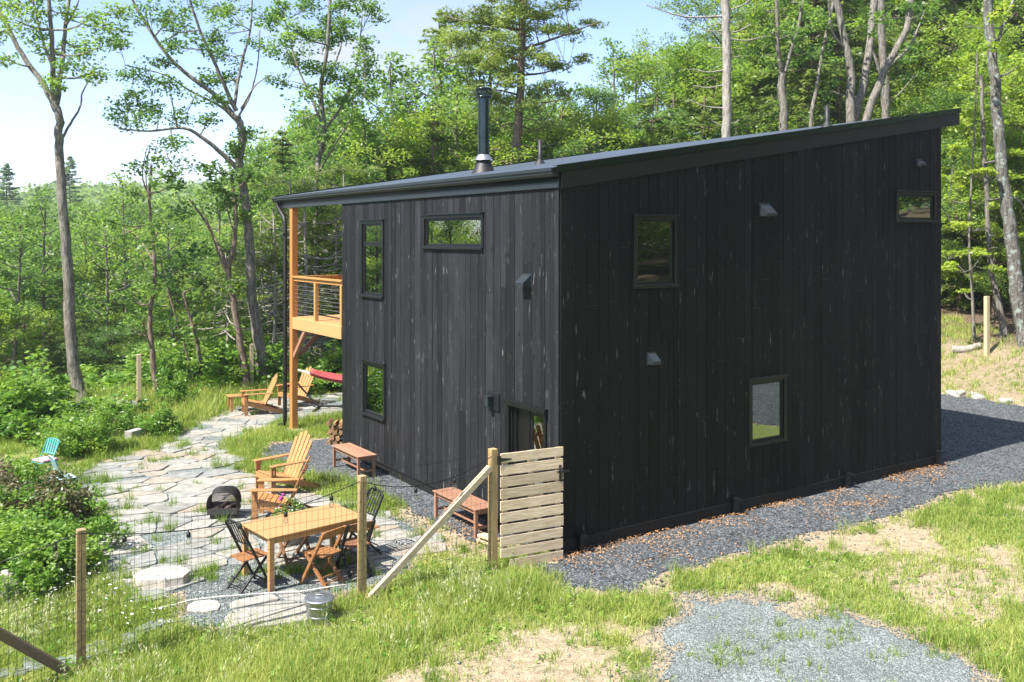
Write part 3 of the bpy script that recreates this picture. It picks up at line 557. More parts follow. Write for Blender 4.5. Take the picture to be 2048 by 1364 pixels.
# ---------------------------------------------------------------- house
SW, TW = 10.08, 8.02                                     # depth along the shaded wall, width of the sunny wall
SLOPE = .158
def zroof(s): return 5.89 + SLOPE * s
house = thing('house', 'black board-clad two storey house with a single pitch metal roof', 'house', HW(0, 0, 0), HA)
def facept(face, u, d, z):                               # d = distance outwards
    return {'L': (-d, u, z), 'R': (u, -d, z), 'B': (SW + d, u, z), 'K': (u, TW + d, z)}[face]
def wall_pieces(mb, face, us, z0, ztop, holes, d0, d1, gap=.0, split=False, rnd=random):
    for i in range(len(us) - 1):
        a, b = us[i] + gap / 2, us[i + 1] - gap / 2; m = (a + b) / 2
        hs = sorted([(h[2], h[3]) for h in holes if h[0] - 1e-4 < m < h[1] + 1e-4])
        spans = []; z = z0
        for h0, h1 in hs: spans.append((z, h0)); z = h1
        spans.append((z, None)); tone = rnd.random()
        for (p, q) in spans:
            qa, qb = (ztop(a), ztop(b)) if q is None else (q, q)
            cuts = [p]
            if split and rnd.random() < .75 and min(qa, qb) - p > 1.6: cuts.append(p + (min(qa, qb) - p) * rnd.uniform(.2, .8))
            cuts.append(None)
            for c in range(len(cuts) - 1):
                lo = cuts[c] + (.0015 if c else 0); ha, hb = (qa, qb) if cuts[c + 1] is None else (cuts[c + 1] - .0015,) * 2
                dd = d1 + (rnd.uniform(-.0025, .0025) if split else 0)
                vs = [facept(face, a, d0, lo), facept(face, b, d0, lo), facept(face, b, dd, lo), facept(face, a, dd, lo), facept(face, a, d0, ha), facept(face, b, d0, hb), facept(face, b, dd, hb), facept(face, a, dd, ha)]
                mb.add(vs, [(3, 2, 1, 0), (4, 5, 6, 7), (0, 1, 5, 4), (1, 2, 6, 5), (2, 3, 7, 6), (3, 0, 4, 7)], t=min(1, max(0, (tone if c == 0 else rnd.random()) * .9 + rnd.random() * .1)))
def board_edges(u0, u1, holes, wmin, wmax, rnd):
    us = [u0]
    while us[-1] < u1 - wmax: us.append(us[-1] + rnd.uniform(wmin, wmax))
    us.append(u1)
    for h in holes: us += [h[0], h[1]]
    us = sorted(set(round(u, 4) for u in us)); out = [us[0]]
    hold = set(round(x, 4) for h in holes for x in h[:2])
    for u in us[1:]:
        if u - out[-1] < .05 and u != us[-1]:
            if u in hold and out[-1] not in hold and len(out) > 1: out[-1] = u
            elif u in hold: out.append(u)
        else: out.append(u)
    return out
WL = [('tall two part window', 5.99, 6.95, 3.62, 5.11, 4.685), ('long high window', 2.18, 4.19, 4.66, 5.165, None), ('low window', 5.92, 6.87, 1.13, 2.16, None)]
WR = [('upper window', 1.50, 2.33, 4.06, 5.11, None), ('lower window', 4.20, 5.05, 1.19, 2.25, None), ('small high window', 8.54, 9.80, 5.19, 5.70, None)]
DOOR = (.36, 1.32, .10, 2.10)
holesL = [(w[1], w[2], w[3], w[4]) for w in WL] + [DOOR]; holesR = [(w[1], w[2], w[3], w[4]) for w in WR]
rnd = random.Random(5)
ztL = lambda u: 5.78
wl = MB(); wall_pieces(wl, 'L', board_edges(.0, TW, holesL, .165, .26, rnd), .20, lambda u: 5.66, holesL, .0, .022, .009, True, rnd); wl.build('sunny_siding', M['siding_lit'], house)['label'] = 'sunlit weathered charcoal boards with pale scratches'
wr = MB(); wall_pieces(wr, 'R', board_edges(.0, SW, holesR, .17, .27, rnd), .22, lambda u: zroof(u) - .20, holesR, .0, .022, .008, True, rnd); wr.build('shaded_siding', M['siding_shaded'], house)['label'] = 'black vertical boards with the shade of this wall put into their colour'
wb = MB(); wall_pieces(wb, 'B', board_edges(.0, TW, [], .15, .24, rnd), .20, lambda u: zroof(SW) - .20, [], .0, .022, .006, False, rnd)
wall_pieces(wb, 'K', board_edges(.0, SW, [], .15, .24, rnd), .20, lambda u: zroof(u) - .20, [], .0, .022, .006, False, rnd); wb.build('rear_siding', M['siding_shaded'], house)
iw = MB(); e = .003
wall_pieces(iw, 'L', sorted({e} | {h[i] for h in holesL for i in (0, 1)} | {TW - e}), .0, lambda u: 5.70, holesL, -.12, -e)
wall_pieces(iw, 'R', sorted({.122} | {h[i] for h in holesR for i in (0, 1)} | {SW - .122}), .0, lambda u: zroof(u) - .24, holesR, -.12, -e)
wall_pieces(iw, 'B', [e, TW - e], .0, lambda u: zroof(SW) - .25, [], -.12, -e); wall_pieces(iw, 'K', [.122, SW - .122], .0, lambda u: zroof(u) - .24, [], -.12, -e)
iw.build('inner_wall', M['room'], house)
fl = MB(); fl.bb(.125, SW - .125, .125, TW - .125, .02, .10); fl.bb(.125, SW - .125, .125, TW - .125, 2.62, 2.86); fl.build('floor', M['floorw'], house)
pl = MB(); pl.bb(-.012, 0, 0, TW, -.35, .195); pl.bb(0, SW, -.012, 0, -.35, .215); pl.bb(SW, SW + .012, 0, TW, -.35, .195); pl.bb(0, SW, TW, TW + .012, -.35, .195)
pl.bb(-.034, -.022, -.02, TW, .185, .205); pl.bb(-.02, SW + .02, -.034, -.022, .205, .225); pl.build('plinth', M['plinth'], house)
cbm = MB(); cbm.bb(-.030, -.0225, .0, .09, .21, 5.56); cbm.build('corner_trim', M['siding_lit'], house)
def add_window(face, name, u0, u1, z0, z1, mul, mat):
    w = .062; mb = MB()
    def bx(m, ua, ub, da, db, za, zb): 
        a = facept(face, ua, da, za); b = facept(face, ub, db, zb); m.bb(min(a[0], b[0]), max(a[0], b[0]), min(a[1], b[1]), max(a[1], b[1]), min(za, zb), max(za, zb))
    c = .0245                                            # just proud of the boards
    bx(mb, u0 - w, u0, c, c + .026, z0 - w, z1 + w); bx(mb, u1, u1 + w, c, c + .026, z0 - w, z1 + w)
    bx(mb, u0, u1, c, c + .026, z1, z1 + w); bx(mb, u0, u1, c, c + .026, z0 - w, z0)
    bx(mb, u0 - w - .02, u1 + w + .02, c - .001, c + .06, z1 + w + .001, z1 + w + .022)
    o = mb.build('window', mat, house, bevel=.004); o['label'] = name
    sl = MB(); bx(sl, u0 - w, u1 + w, c + .027, c + .055, z0 - w + .008, z0 - .008); sl.build('sill', mat, o, bevel=.006)
    sa = MB(); f = .045
    def sash(za, zb):
        bx(sa, u0 + .002, u0 + f, -.03, .018, za, zb); bx(sa, u1 - f, u1 - .002, -.03, .018, za, zb); bx(sa, u0 + f, u1 - f, -.03, .018, zb - f, zb); bx(sa, u0 + f, u1 - f, -.03, .018, za, za + f)
        p = MB(); bx(p, u0 + f - .003, u1 - f + .003, -.012, -.006, za + f - .003, zb - f + .003); p.build('pane', M['glass'], o)
    if mul: sash(mul + .004, z1 - .002); sash(z0 + .002, mul - .004)
    else: sash(z0 + .002, z1 - .002)
    sa.build('sash', mat, o, bevel=.003)
    j = MB(); g = .004; dp = -.20                          # pale reveal inside the wall
    bx(j, u0 + g, u0 + .02, dp, -.034, z0 + g, z1 - g); bx(j, u1 - .02, u1 - g, dp, -.034, z0 + g, z1 - g); bx(j, u0 + .02, u1 - .02, dp, -.034, z1 - .02, z1 - g); bx(j, u0 + .02, u1 - .02, dp, -.034, z0 + g, z0 + .02)
    j.build('reveal', M['inner'], o)
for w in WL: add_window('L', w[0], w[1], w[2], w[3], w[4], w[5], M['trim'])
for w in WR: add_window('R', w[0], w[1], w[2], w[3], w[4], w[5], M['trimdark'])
# door: dark leaf on the left, glazed leaf on the right
d = MB(); u0, u1, z0, z1 = DOOR; c = .0245
d.bb(-c - .03, -c, u0 - .06, u0, .1, z1 + .0); d.bb(-c - .03, -c, u1, u1 + .06, .1, z1); d.bb(-c - .075, -c, u0 - .09, u1 + .10, z1 + .001, z1 + .075); d.bb(.0, .12, u0 + .001, u0 + .03, .1, z1); d.bb(0, .12, u1 - .03, u1 - .001, .1, z1)
dr = d.build('door', M['trimdark'], house, bevel=.004)
l1 = MB(); l1.bb(.05, .09, u0 + .47, u1 - .032, .10, z1 - .01); l1.bb(.02, .049, u0 + .47, u0 + .55, .1, z1 - .01); l1.bb(.02, .049, u1 - .12, u1 - .032, .1, z1 - .01); l1.build('door_leaf', M['trimdark'], dr, bevel=.003)
l2 = MB(); l2.bb(.03, .07, u0 + .032, u0 + .10, .10, z1 - .01); l2.bb(.03, .07, u0 + .40, u0 + .465, .10, z1 - .01); l2.bb(.03, .07, u0 + .10, u0 + .40, z1 - .10, z1 - .01); l2.bb(.03, .07, u0 + .10, u0 + .40, .10, .30); l2.build('door_leaf', M['trimdark'], dr, bevel=.003)
pn = MB(); pn.bb(.045, .051, u0 + .098, u0 + .402, .298, z1 - .098); pn.build('pane', M['glass'], dr)
# roof
RS0, RS1, RT0, RT1 = -.16, 10.70, -.07, 12.05
rf = MB(); rf.prism([(RS0 + .10, zroof(RS0 + .1) - .03), (RS1 - .02, zroof(RS1 - .02) - .03), (RS1 - .02, zroof(RS1) - .24), (RS0 + .10, zroof(RS0 + .10) - .22)], 1, RT0 + .035, RT1 - .03)
roof = rf.build('roof', M['trimdark'], house)
n = int((RT1 - RT0) / .0762 * 6); ts = np.linspace(RT0 + .01, RT1, n); amp = .011 * np.sin(ts / .0762 * 2 * np.pi)
V = []; 
for s_ in np.linspace(RS0, RS1, 2): V.append(np.stack([np.full(n, s_), ts, zroof(s_) + amp - .008], 1))
V = np.concatenate(V); q = np.arange(n - 1); Fc = np.stack([q, q + n, q + n + 1, q + 1], 1)
mesh_np('roof_sheet', V, Fc, M['roof'], smooth_=True, parent=roof)
def sloped(mb, s0, s1, t0, t1, za, zb):                  # a board following the roof pitch
    mb.prism([(s0, zroof(s0) + za), (s1, zroof(s1) + za), (s1, zroof(s1) + zb), (s0, zroof(s0) + zb)], 1, t0, t1)
k = MB(); sloped(k, -.02, RS1, RT0, RT0 + .03, -.335, -.085); sloped(k, -.02, RS1, RT1 - .03, RT1, -.335, -.085); k.prism([(RT0 + .03, zroof(RS1) - .33), (RT1 - .03, zroof(RS1) - .33), (RT1 - .03, zroof(RS1) - .03), (RT0 + .03, zroof(RS1) - .03)], 0, RS1 - .03, RS1 - .001); k.build('rake_board', M['trimdark'], roof, bevel=.003)
k = MB()
for t0 in (RT0 - .022, RT1): sloped(k, RS0 + .04, RS1 + .02, t0, t0 + .02, -.075, .024); sloped(k, RS0 + .04, RS1 + .02, t0 - .012, t0 - .001, -.082, -.070)
sloped(k, RS0 + .04, RS1 + .02, RT0 - .022, RT0 + .10, .0245, .030); sloped(k, RS0 + .04, RS1 + .02, RT1 - .10, RT1 + .02, .0245, .030)
k.build('rake_flashing', M['metal_dark'], roof)
k = MB(); k.bb(-.060, -.032, -.035, RT1 - .03, 5.565, 5.80); k.build('fascia', M['fascia'], roof, bevel=.003)
k = MB()
prof = [(-.062, 5.735), (-.13, 5.735), (-.165, 5.775), (-.165, 5.80), (-.185, 5.815), (-.185, 5.865), (-.180, 5.865), (-.180, 5.818), (-.160, 5.80), (-.160, 5.777), (-.128, 5.740), (-.066, 5.740), (-.066, 5.865), (-.062, 5.865)]
k.prism(prof, 1, -.02, 12.12); k.prism([(-.064, 5.737), (-.13, 5.737), (-.165, 5.775), (-.165, 5.80), (-.183, 5.815), (-.183, 5.863), (-.064, 5.863)], 1, -.026, -.0205); k.prism([(-.064, 5.737), (-.13, 5.737), (-.165, 5.775), (-.183, 5.815), (-.183, 5.863), (-.064, 5.863)], 1, 12.1205, 12.126)
for tt in (3.1, 6.1, 9.1): k.prism([(-.064, 5.732), (-.132, 5.732), (-.168, 5.773), (-.168, 5.80), (-.188, 5.813), (-.188, 5.868), (-.186, 5.868)], 1, tt, tt + .03)
k.build('gutter', M['fascia'], roof)
k = MB(); k.tube([(-.12, 11.85, 5.74), (-.12, 11.85, 5.62), (-.10, 11.42, 5.32), (-.10, 11.37, 5.18), (-.10, 11.37, .25), (-.10, 11.40, .12), (-.16, 11.62, .05)], .052, 10)
for z in (1.4, 3.2, 4.9): k.bb(-.165, -.04, 11.31, 11.43, z, z + .03)
k.build('downspout', M['plastic'], roof)
# flue and vents on the roof
def roofz(s): return zroof(s) + .004
fs, ft = 1.70, 4.85; bz = roofz(fs)
k = MB(); k.lathe([(.118, bz + .1), (.118, 7.70)], (fs, ft, 0), 20); k.lathe([(.124, 6.95), (.124, 7.0)], (fs, ft, 0), 20); k.lathe([(.124, 6.86), (.124, 6.90)], (fs, ft, 0), 20); fl_ = k.build('flue', M['metal_dark'], roof)
k = MB(); k.lathe([(.27, bz - .05), (.23, bz), (.14, bz + .23), (.13, bz + .26)], (fs, ft, 0), 24); k.build('flashing_cone', M['plastic'], fl_)
k = MB(); k.lathe([(.20, bz + .235), (.195, bz + .25), (.15, bz + .31), (.122, bz + .35)], (fs, ft, 0), 24); k.build('storm_collar', M['galv'], fl_)
k = MB(); k.lathe([(.118, 7.66), (.17, 7.68), (.17, 7.71), (.12, 7.71)], (fs, ft, 0), 24); k.lathe([(.0, 7.90), (.10, 7.89), (.178, 7.865), (.178, 7.84), (.0, 7.835)], (fs, ft, 0), 24)
for a in range(10): an = a * .628; k.tube([(fs + .155 * math.cos(an), ft + .155 * math.sin(an), 7.71), (fs + .155 * math.cos(an), ft + .155 * math.sin(an), 7.84)], .008, 5)
k.lathe([(.155, 7.76), (.155, 7.79)], (fs, ft, 0), 24)
k.build('cap', M['metal_dark'], fl_)
for s_, t_, h in ((3.24, 5.01, .52), (8.37, 1.55, .45)):
    k = MB(); k.lathe([(.05, roofz(s_) - .02), (.05, roofz(s_) + h), (.042, roofz(s_) + h), (.042, roofz(s_) + h - .1)], (s_, t_, 0), 14); k.lathe([(.15, roofz(s_) - .03), (.12, roofz(s_) + .01), (.058, roofz(s_) + .09), (.052, roofz(s_) + .10)], (s_, t_, 0), 16); k.build('vent_pipe', M['plastic'], roof)
# hooded vents
def hood(face, u0, u1, z0, z1, out=.13):
    m = MB(); c = .0225; w = .018
    def q(u, d_, z): return facept(face, u, d_, z)
    pts = [(c, z1 - .005), (c + .012, z1 - .005), (c + out, z0 + .05), (c + out, z0), (c, z0)]
    vs = [q(u, a, b) for u in (u0, u1) for a, b in pts]; n = 5
    m.add(vs, [(0, 1, 6, 5), (1, 2, 7, 6), (2, 3, 8, 7), (0, 4, 3, 2, 1), (5, 6, 7, 8, 9)])
    a = q(u0 - w, c, z0 - w); b = q(u1 + w, c + .006, z1 + w); m.bb(min(a[0], b[0]), max(a[0], b[0]), min(a[1], b[1]), max(a[1], b[1]), z0 - w, z1 + w)
    m.build('hooded_vent', M['fascia'] if face == 'L' or out > .12 else M['plastic'], house)
hood('L', .72, .95, 4.05, 4.23, .16); hood('R', 4.40, 4.66, 5.20, 5.42, .19); hood('R', 1.75, 1.92, 2.77, 2.94, .14); hood('R', 9.16, 9.34, 6.30, 6.43, .13)
k = MB(); k.bb(-.045, -.0225, 1.62, 1.98, 1.93, 2.23); lb = k.build('lamp_mount', M['siding_lit'], house, bevel=.004)
k = MB(); k.bb(-.16, -.046, 1.78, 1.88, 2.0, 2.16); k.bb(-.175, -.046, 1.77, 1.89, 2.161, 2.175); k.build('wall_lamp', M['fascia'], house, bevel=.012)
for s_, h in ((.34, .25), (3.75, .27), (6.86, .26), (9.9, .30)):
    k = MB(); k.bb(s_ - .035, s_ + .035, -.11, -.036, -.1, h); k.bb(s_ - .045, s_ + .045, -.20, -.036, h + .001, h + .045); k.build('foundation_vent', M['trimdark'], house, bevel=.005)
# deck
dk = MB(); rndd = random.Random(3)
y = 8.06
while y < 11.02: dk.bb(.05, 5.0, y, y + .135, 2.82, 2.85); y += .141
deck = dk.build('deck_floor', M['deckt'], house, bevel=.002)
k = MB(); k.bb(-.035, .048, 8.05, 11.035, 2.55, 2.835); k.bb(4.9, 5.0, 8.05, 11.035, 2.55, 2.815); k.bb(.05, 4.9, 11.04, 11.09, 2.55, 2.835)
for y in np.arange(8.5, 11, .45): k.bb(.05, 4.89, y, y + .045, 2.57, 2.818)
k.build('rim_beam', M['deckt'], deck, bevel=.004)
for s_ in (.035, 4.95):
    k = MB(); k.bb(s_ - .075, s_ + .075, 11.092 - .06, 11.21, .0, zroof(s_) - .25); k.build('deck_post', M['post'], house, bevel=.006)
k = MB(); k.bb(-.09, .25, 10.95, 11.36, -.1, .03); k.build('post_footing', M['rock'], house, bevel=.02)
k = MB(); k.beam((.03, 11.05, 1.85), (.03, 10.30, 2.56), .09, .10); k.beam((.16, 11.15, 1.85), (.9, 11.15, 2.56), .09, .10); k.build('knee_brace', M['mahog'], house, bevel=.004)  # dark red wood colour stands in for the shade under the deck
rl = MB(); rl.bb(-.045, .095, 8.03, 11.03, 3.83, 3.868); rl.bb(.0, .045, 8.03, 11.03, 3.742, 3.829); rl.bb(.1, 4.9, 11.0, 11.13, 3.83, 3.868); rl.bb(.1, 4.9, 11.04, 11.085, 3.742, 3.829); rl.bb(4.88, 5.02, 8.03, 11.0, 3.83, 3.868); railing = rl.build('railing', M['cedar2'], house, bevel=.003)
for s_, t_ in ((.02, 9.62), (1.7, 11.07), (3.3, 11.07), (4.95, 9.6), (.02, 8.1)):
    k = MB(); k.bb(s_ - .045, s_ + .045, t_ - .045, t_ + .045, 2.853, 3.741); k.build('baluster_post', M['cedar2'], railing, bevel=.003)
k = MB()
for i in range(8):
    z = 2.95 + i * .097; k.tube([(.02, 8.05, z), (.02, 11.03, z)], .004, 5); k.tube([(.11, 11.07, z), (4.88, 11.07, z)], .004, 5); k.tube([(4.95, 8.05, z), (4.95, 11.0, z)], .004, 5)
k.build('cable_rail', M['cable'], railing)
# ---------------------------------------------------------------- wood store, deck furniture, yard furniture
def at_house(name, label, cat, s, t, z=0.0, rz=0.0, group=None): return thing(name, label, cat, HW(s, t, z), HA + rz, group)
def log_pile(label, s, t, z, L_, rows, cols, seed, rz=0.0):
    r = random.Random(seed); th = at_house('firewood_pile', label, 'firewood', s, t, z, rz)
    for j in range(rows):
        for i in range(cols - (j % 2)):
            R_ = r.uniform(.055, .085); c = Vector(((i + (j % 2) * .5) * .15, r.uniform(-.04, .04), R_ * .9 + j * .115)); a0 = r.uniform(0, 6); n = r.choice((3, 4, 5))
            poly = [(c.x + R_ * math.cos(a0 + k * 6.283 / n) * r.uniform(.8, 1.1), c.z + R_ * math.sin(a0 + k * 6.283 / n) * r.uniform(.8, 1.1)) for k in range(n)]
            m = MB(); m.prism(poly, 1, c.y - L_ / 2, c.y + L_ / 2); m.build('log', M['firewood'], th, bevel=.006)
    return th
log_pile('untidy stack of split firewood behind the sunny wall under the deck', .17, 9.14, 0, .42, 5, 6, 1, rz=-HA)
log_pile('split firewood stacked on the deck floor', .35, 8.25, 2.852, .36, 4, 4, 2, rz=.3)
th = at_house('lounge_chair', 'dark brown wicker lounge chair on the deck', 'chair', 1.1, 8.9, 2.852, .25)
k = MB(); k.bb(-.35, .35, -.35, .35, .28, .42); k.build('seat', M['wicker'], th, bevel=.03)
k = MB(); k.box((0, .42, .66), (.7, .10, .72), Matrix.Rotation(-.22, 3, 'X')); k.build('backrest', M['wicker'], th, bevel=.03)
for a in (-1, 1):
    k = MB(); k.bb(a * .41 - .05, a * .41 + .05, -.35, .38, .50, .57); k.bb(a * .41 - .04, a * .41 + .04, -.34, .30, .285, .499); k.build('armrest', M['wicker'], th, bevel=.02)
    for b in (-.3, .3): k = MB(); k.bb(a * .32 - .025, a * .32 + .025, b - .025, b + .025, 0, .279); k.build('leg', M['wicker'], th)

def bench(label, s, t, L_):
    th = at_house('bench', label, 'bench', s, t, .03, 0, 'slatted benches along the sunny wall')
    k = MB()
    for i in range(5): x = -.17 + i * .085; k.bb(x - .038, x + .038, -L_ / 2, L_ / 2, .425, .447)
    k.build('seat', M['mahog'], th, bevel=.004)
    k = MB(); k.bb(-.165, -.145, -L_ / 2 + .06, L_ / 2 - .06, .35, .424); k.bb(.145, .165, -L_ / 2 + .06, L_ / 2 - .06, .35, .424); k.bb(-.144, .144, -L_ / 2 + .03, -L_ / 2 + .05, .35, .424); k.bb(-.144, .144, L_ / 2 - .05, L_ / 2 - .03, .35, .424)
    k.bb(-.018, .018, -L_ / 2 + .06, L_ / 2 - .06, .11, .15); k.bb(-.15, .15, -L_ / 2 + .04, -L_ / 2 + .07, .11, .15); k.bb(-.15, .15, L_ / 2 - .07, L_ / 2 - .04, .11, .15); k.build('stretcher', M['mahog'], th, bevel=.002)
    for a in (-1, 1):
        for b in (-1, 1): k = MB(); k.bb(a * .165 - .027, a * .165 + .027, b * (L_ / 2 - .055) - .027, b * (L_ / 2 - .055) + .027, -.03, .4245); k.build('leg', M['mahog'], th, bevel=.003)
bench('reddish slatted bench standing farther back against the sunny wall', -.50, 6.35, 1.30)
bench('reddish slatted bench behind the diagonal fence brace', -.46, 2.05, 1.40)
th = at_house('board_offcuts', 'pale sawn board offcuts stacked under the near bench end', 'wood', -.62, 1.05, .02, .2)
for i, (dx, w, z) in enumerate(((0, .40, 0), (.03, .34, .045), (-.02, .30, .09))): k = MB(); k.bb(-.07 + dx, .07 + dx, -w / 2, w / 2, z, z + .04); k.build('board', M['pale'], th, bevel=.003)

def adirondack(name_label, cat='chair'):
    th = thing('adirondack_chair', name_label, cat); m = M['cedar']
    # faces -Y: seat slopes down to the back
    k = MB(); 
    for i in range(6):
        y = -.34 + i * .085; z = .375 - (i * .085) * .26; k.box((0, y, z), (.52, .076, .020), Matrix.Rotation(-.25, 3, 'X'))
    k.build('seat', m, th, bevel=.004)
    ang = .42; R = Matrix.Rotation(-ang, 3, 'X'); k = MB(); base = Vector((0, .16, .24))
    for i in range(5):
        x = -.216 + i * .108; L_ = .88 - abs(i - 2) ** 1.7 * .045; tilt = (i - 2) * .035
        RR = R @ Matrix.Rotation(tilt, 3, 'Y'); c = base + R @ Vector((x * 1.0, 0, 0)) + RR @ Vector((0, 0, L_ / 2)); k.box(c, (.098, .019, L_), RR)
    for h in (.18, .62): c = base + R @ Vector((0, .026, h)); k.box(c, (.50 if h < .3 else .60, .03, .07), R)
    k.build('backrest', m, th, bevel=.006)
    for a in (-1, 1):
        k = MB(); k.prism([(a * .33 - .07, -.42), (a * .33 + .07, -.42), (a * .33 + .07, .0), (a * .33 + .03 * a + .045, .36), (a * .33 + .03 * a - .045, .36), (a * .33 - .07, .0)], 2, .555, .577); k.build('armrest', m, th, bevel=.005)
        k = MB(); k.bb(a * .295 - .011, a * .295 + .011, -.40, -.30, 0, .554); k.bb(a * .325 - .012, a * .325 + .012, -.36, -.34, .40, .554); k.build('leg', m, th, bevel=.003)
        k = MB(); k.prism([(-.385, .27), (-.385, .37), (-.05, .31), (.62, .065), (.66, .0), (.53, .0)], 0, a * .272 - .011, a * .272 + .011); k.build('leg', m, th, bevel=.003)
    k = MB(); k.bb(-.283, .283, -.405, -.387, .27, .37); k.build('apron', m, th, bevel=.003)
    return th
def rz_face(dx, dy): return math.atan2(dy, dx) + math.pi / 2      # local -Y looks along (dx, dy)
proto = adirondack('orange wooden armchair facing the fire bowl with its tall slatted back to the lawn')
cx_, cy_ = -4.35, 17.6; proto.location = (cx_, cy_, .03); proto.rotation_euler = (0, 0, rz_face(-.73, -.68)); GA = 'orange slatted garden armchairs'; proto['group'] = GA
copy_tree(proto, (-3.98, 15.85, .03), rz_face(-1, -.08), 'orange wooden armchair just behind the dining table, seen from its side', GA)
copy_tree(proto, (-6.95, 25.4, .03), rz_face(-.93, -.40), 'orange wooden armchair beside the small side table at the far end of the yard', GA)
copy_tree(proto, (-6.2, 26.6, .03), rz_face(-.7, -.75), 'orange wooden armchair partly hidden behind the black downspout', GA)
th = thing('side_table', 'small orange slatted side table at the far end of the stone path', 'side table', (-7.62, 25.75, .0), .5)
k = MB()
for i in range(5): k.bb(-.27 + i * .11, -.17 + i * .11, -.22, .22, .44, .46)
k.build('tabletop', M['cedar'], th, bevel=.003)
for a in (-1, 1):
    for b in (-1, 1): k = MB(); k.bb(a * .19 - .035, a * .19 + .035, b * .16 - .03, b * .16 + .03, 0, .439); k.build('leg', M['cedar'], th, bevel=.003)

# fire bowl
th = thing('fire_pit', 'black steel fire pit with an arched mesh screen on the flagstones', 'fire pit', (-4.95, 15.95, .035), .12); th.scale = (.80, .80, .88)
k = MB(); W_, D_ = .31, .24
k.bb(-W_, W_, -D_, -D_ + .012, .10, .20); k.bb(-W_, W_, D_ - .012, D_, .10, .22); k.bb(-W_, -W_ + .012, -D_ + .012, D_ - .012, .10, .22); k.bb(W_ - .012, W_, -D_ + .012, D_ - .012, .10, .22); k.bb(-W_, W_, -D_, D_, .085, .099); k.build('bowl', M['firebowl'], th, bevel=.003)
k = MB(); k.bb(-.26, .26, -.19, .19, .0, .084); k.build('base', M['firebowl'], th, bevel=.003)
k = MB(); arc = [(W_ * math.cos(a) * 1.02, .20 + .24 * math.sin(a) ** .8) for a in np.linspace(0.0, math.pi, 15)]
arc = [(W_, .20)] + [(W_ * 1.01 * math.copysign(abs(math.cos(a)) ** .6, math.cos(a)),   .24 + .28 * math.sin(a) ** .9) for a in np.linspace(.15, math.pi - .15, 13)] + [(-W_, .20)]
for y in (-D_, D_):
    k = MB(); k.tube([(p[0], y, p[1]) for p in arc], .013, 6); k.build('hoop', M['ironb'], th)
k = MB(); ys = np.linspace(-D_, D_, 22)
for p in arc[::1]: k.tube([(p[0], -D_, p[1]), (p[0], D_, p[1])], .003, 4, False)
for y in ys: k.tube([(p[0], y, p[1]) for p in arc], .003, 4, False)
k2 = MB(); na = len(arc); vs = [(p[0] * .985, y, p[1] * .99) for y in (-D_, D_) for p in arc]; k2.add(vs, [(i, i + 1, i + 1 + na, i + na) for i in range(na - 1)], True); k2.add([(p[0] * .98, D_ - .004, p[1] * .985) for p in arc], [tuple(range(na))]); k2.build('screen_sheet', M['screen'], th)
fine = []
for i in range(len(arc) - 1):
    for q in (.33, .66): fine.append((arc[i][0] * (1 - q) + arc[i + 1][0] * q, arc[i][1] * (1 - q) + arc[i + 1][1] * q))
for p in fine: k.tube([(p[0], -D_, p[1]), (p[0], D_, p[1])], .0026, 4, False)
for x in np.linspace(-W_ + .02, W_ - .02, 26): 
    zt = np.interp(-x, [-a[0] for a in arc], [a[1] for a in arc]); k.tube([(x, D_, .2), (x, D_, zt)], .0026, 4, False)
k.build('mesh_screen', M['ironb'], th)
for i, (x, y, a, z) in enumerate(((-.12, -.05, .3, .15), (.10, .02, -.4, .15), (0, 0, 1.2, .215), (-.05, .10, .1, .15), (.15, -.1, 1.0, .2))):
    c = Vector((x, y, z)); d_ = Vector((math.cos(a), math.sin(a), .08)) * .15; k = MB(); k.tube([c - d_, c, c + d_], [.035, .045, .033], 7); k.build('log', M['char'], th)
k = MB(); k.tube([(-.05, D_ * 0, .518), (-.05, 0, .555), (.05, 0, .555), (.05, 0, .518)], .006, 6); k.build('handle', M['ironb'], th)
for a in (-1, 1): k = MB(); k.tube([(a * (W_ + .001), -.05, .17), (a * (W_ + .04), -.05, .17), (a * (W_ + .04), .05, .17), (a * (W_ + .001), .05, .17)], .007, 6); k.build('handle', M['ironb'], th)

# dining table and its chairs
TA = math.radians(40.9); TX, TY = -3.0, 13.36; TR = Matrix.Rotation(TA, 3, 'Z')
def tpos(x, y, z=0.0): v = TR @ Vector((x, y, 0)); return (TX + v.x, TY + v.y, z)
th = thing('dining_table', 'long light brown outdoor dining table on the patio edge', 'table', (TX, TY, 0), TA)
k = MB(); k.bb(-.76, .76, -.445, .445, .725, .755); k.build('tabletop', M['tablew'], th, bevel=.008)
k = MB(); k.bb(-.68, .68, -.40, -.38, .645, .724); k.bb(-.68, .68, .38, .40, .645, .724); k.bb(-.70, -.68, -.38, .38, .645, .724); k.bb(.68, .70, -.38, .38, .645, .724); k.build('apron', M['tablew'], th, bevel=.003)
for a in (-1, 1):
    for b in (-1, 1): k = MB(); k.bb(a * .705 - .037, a * .705 + .037, b * .40 - .037, b * .40 + .037, 0, .7245); k.build('leg', M['tablew'], th, bevel=.005)
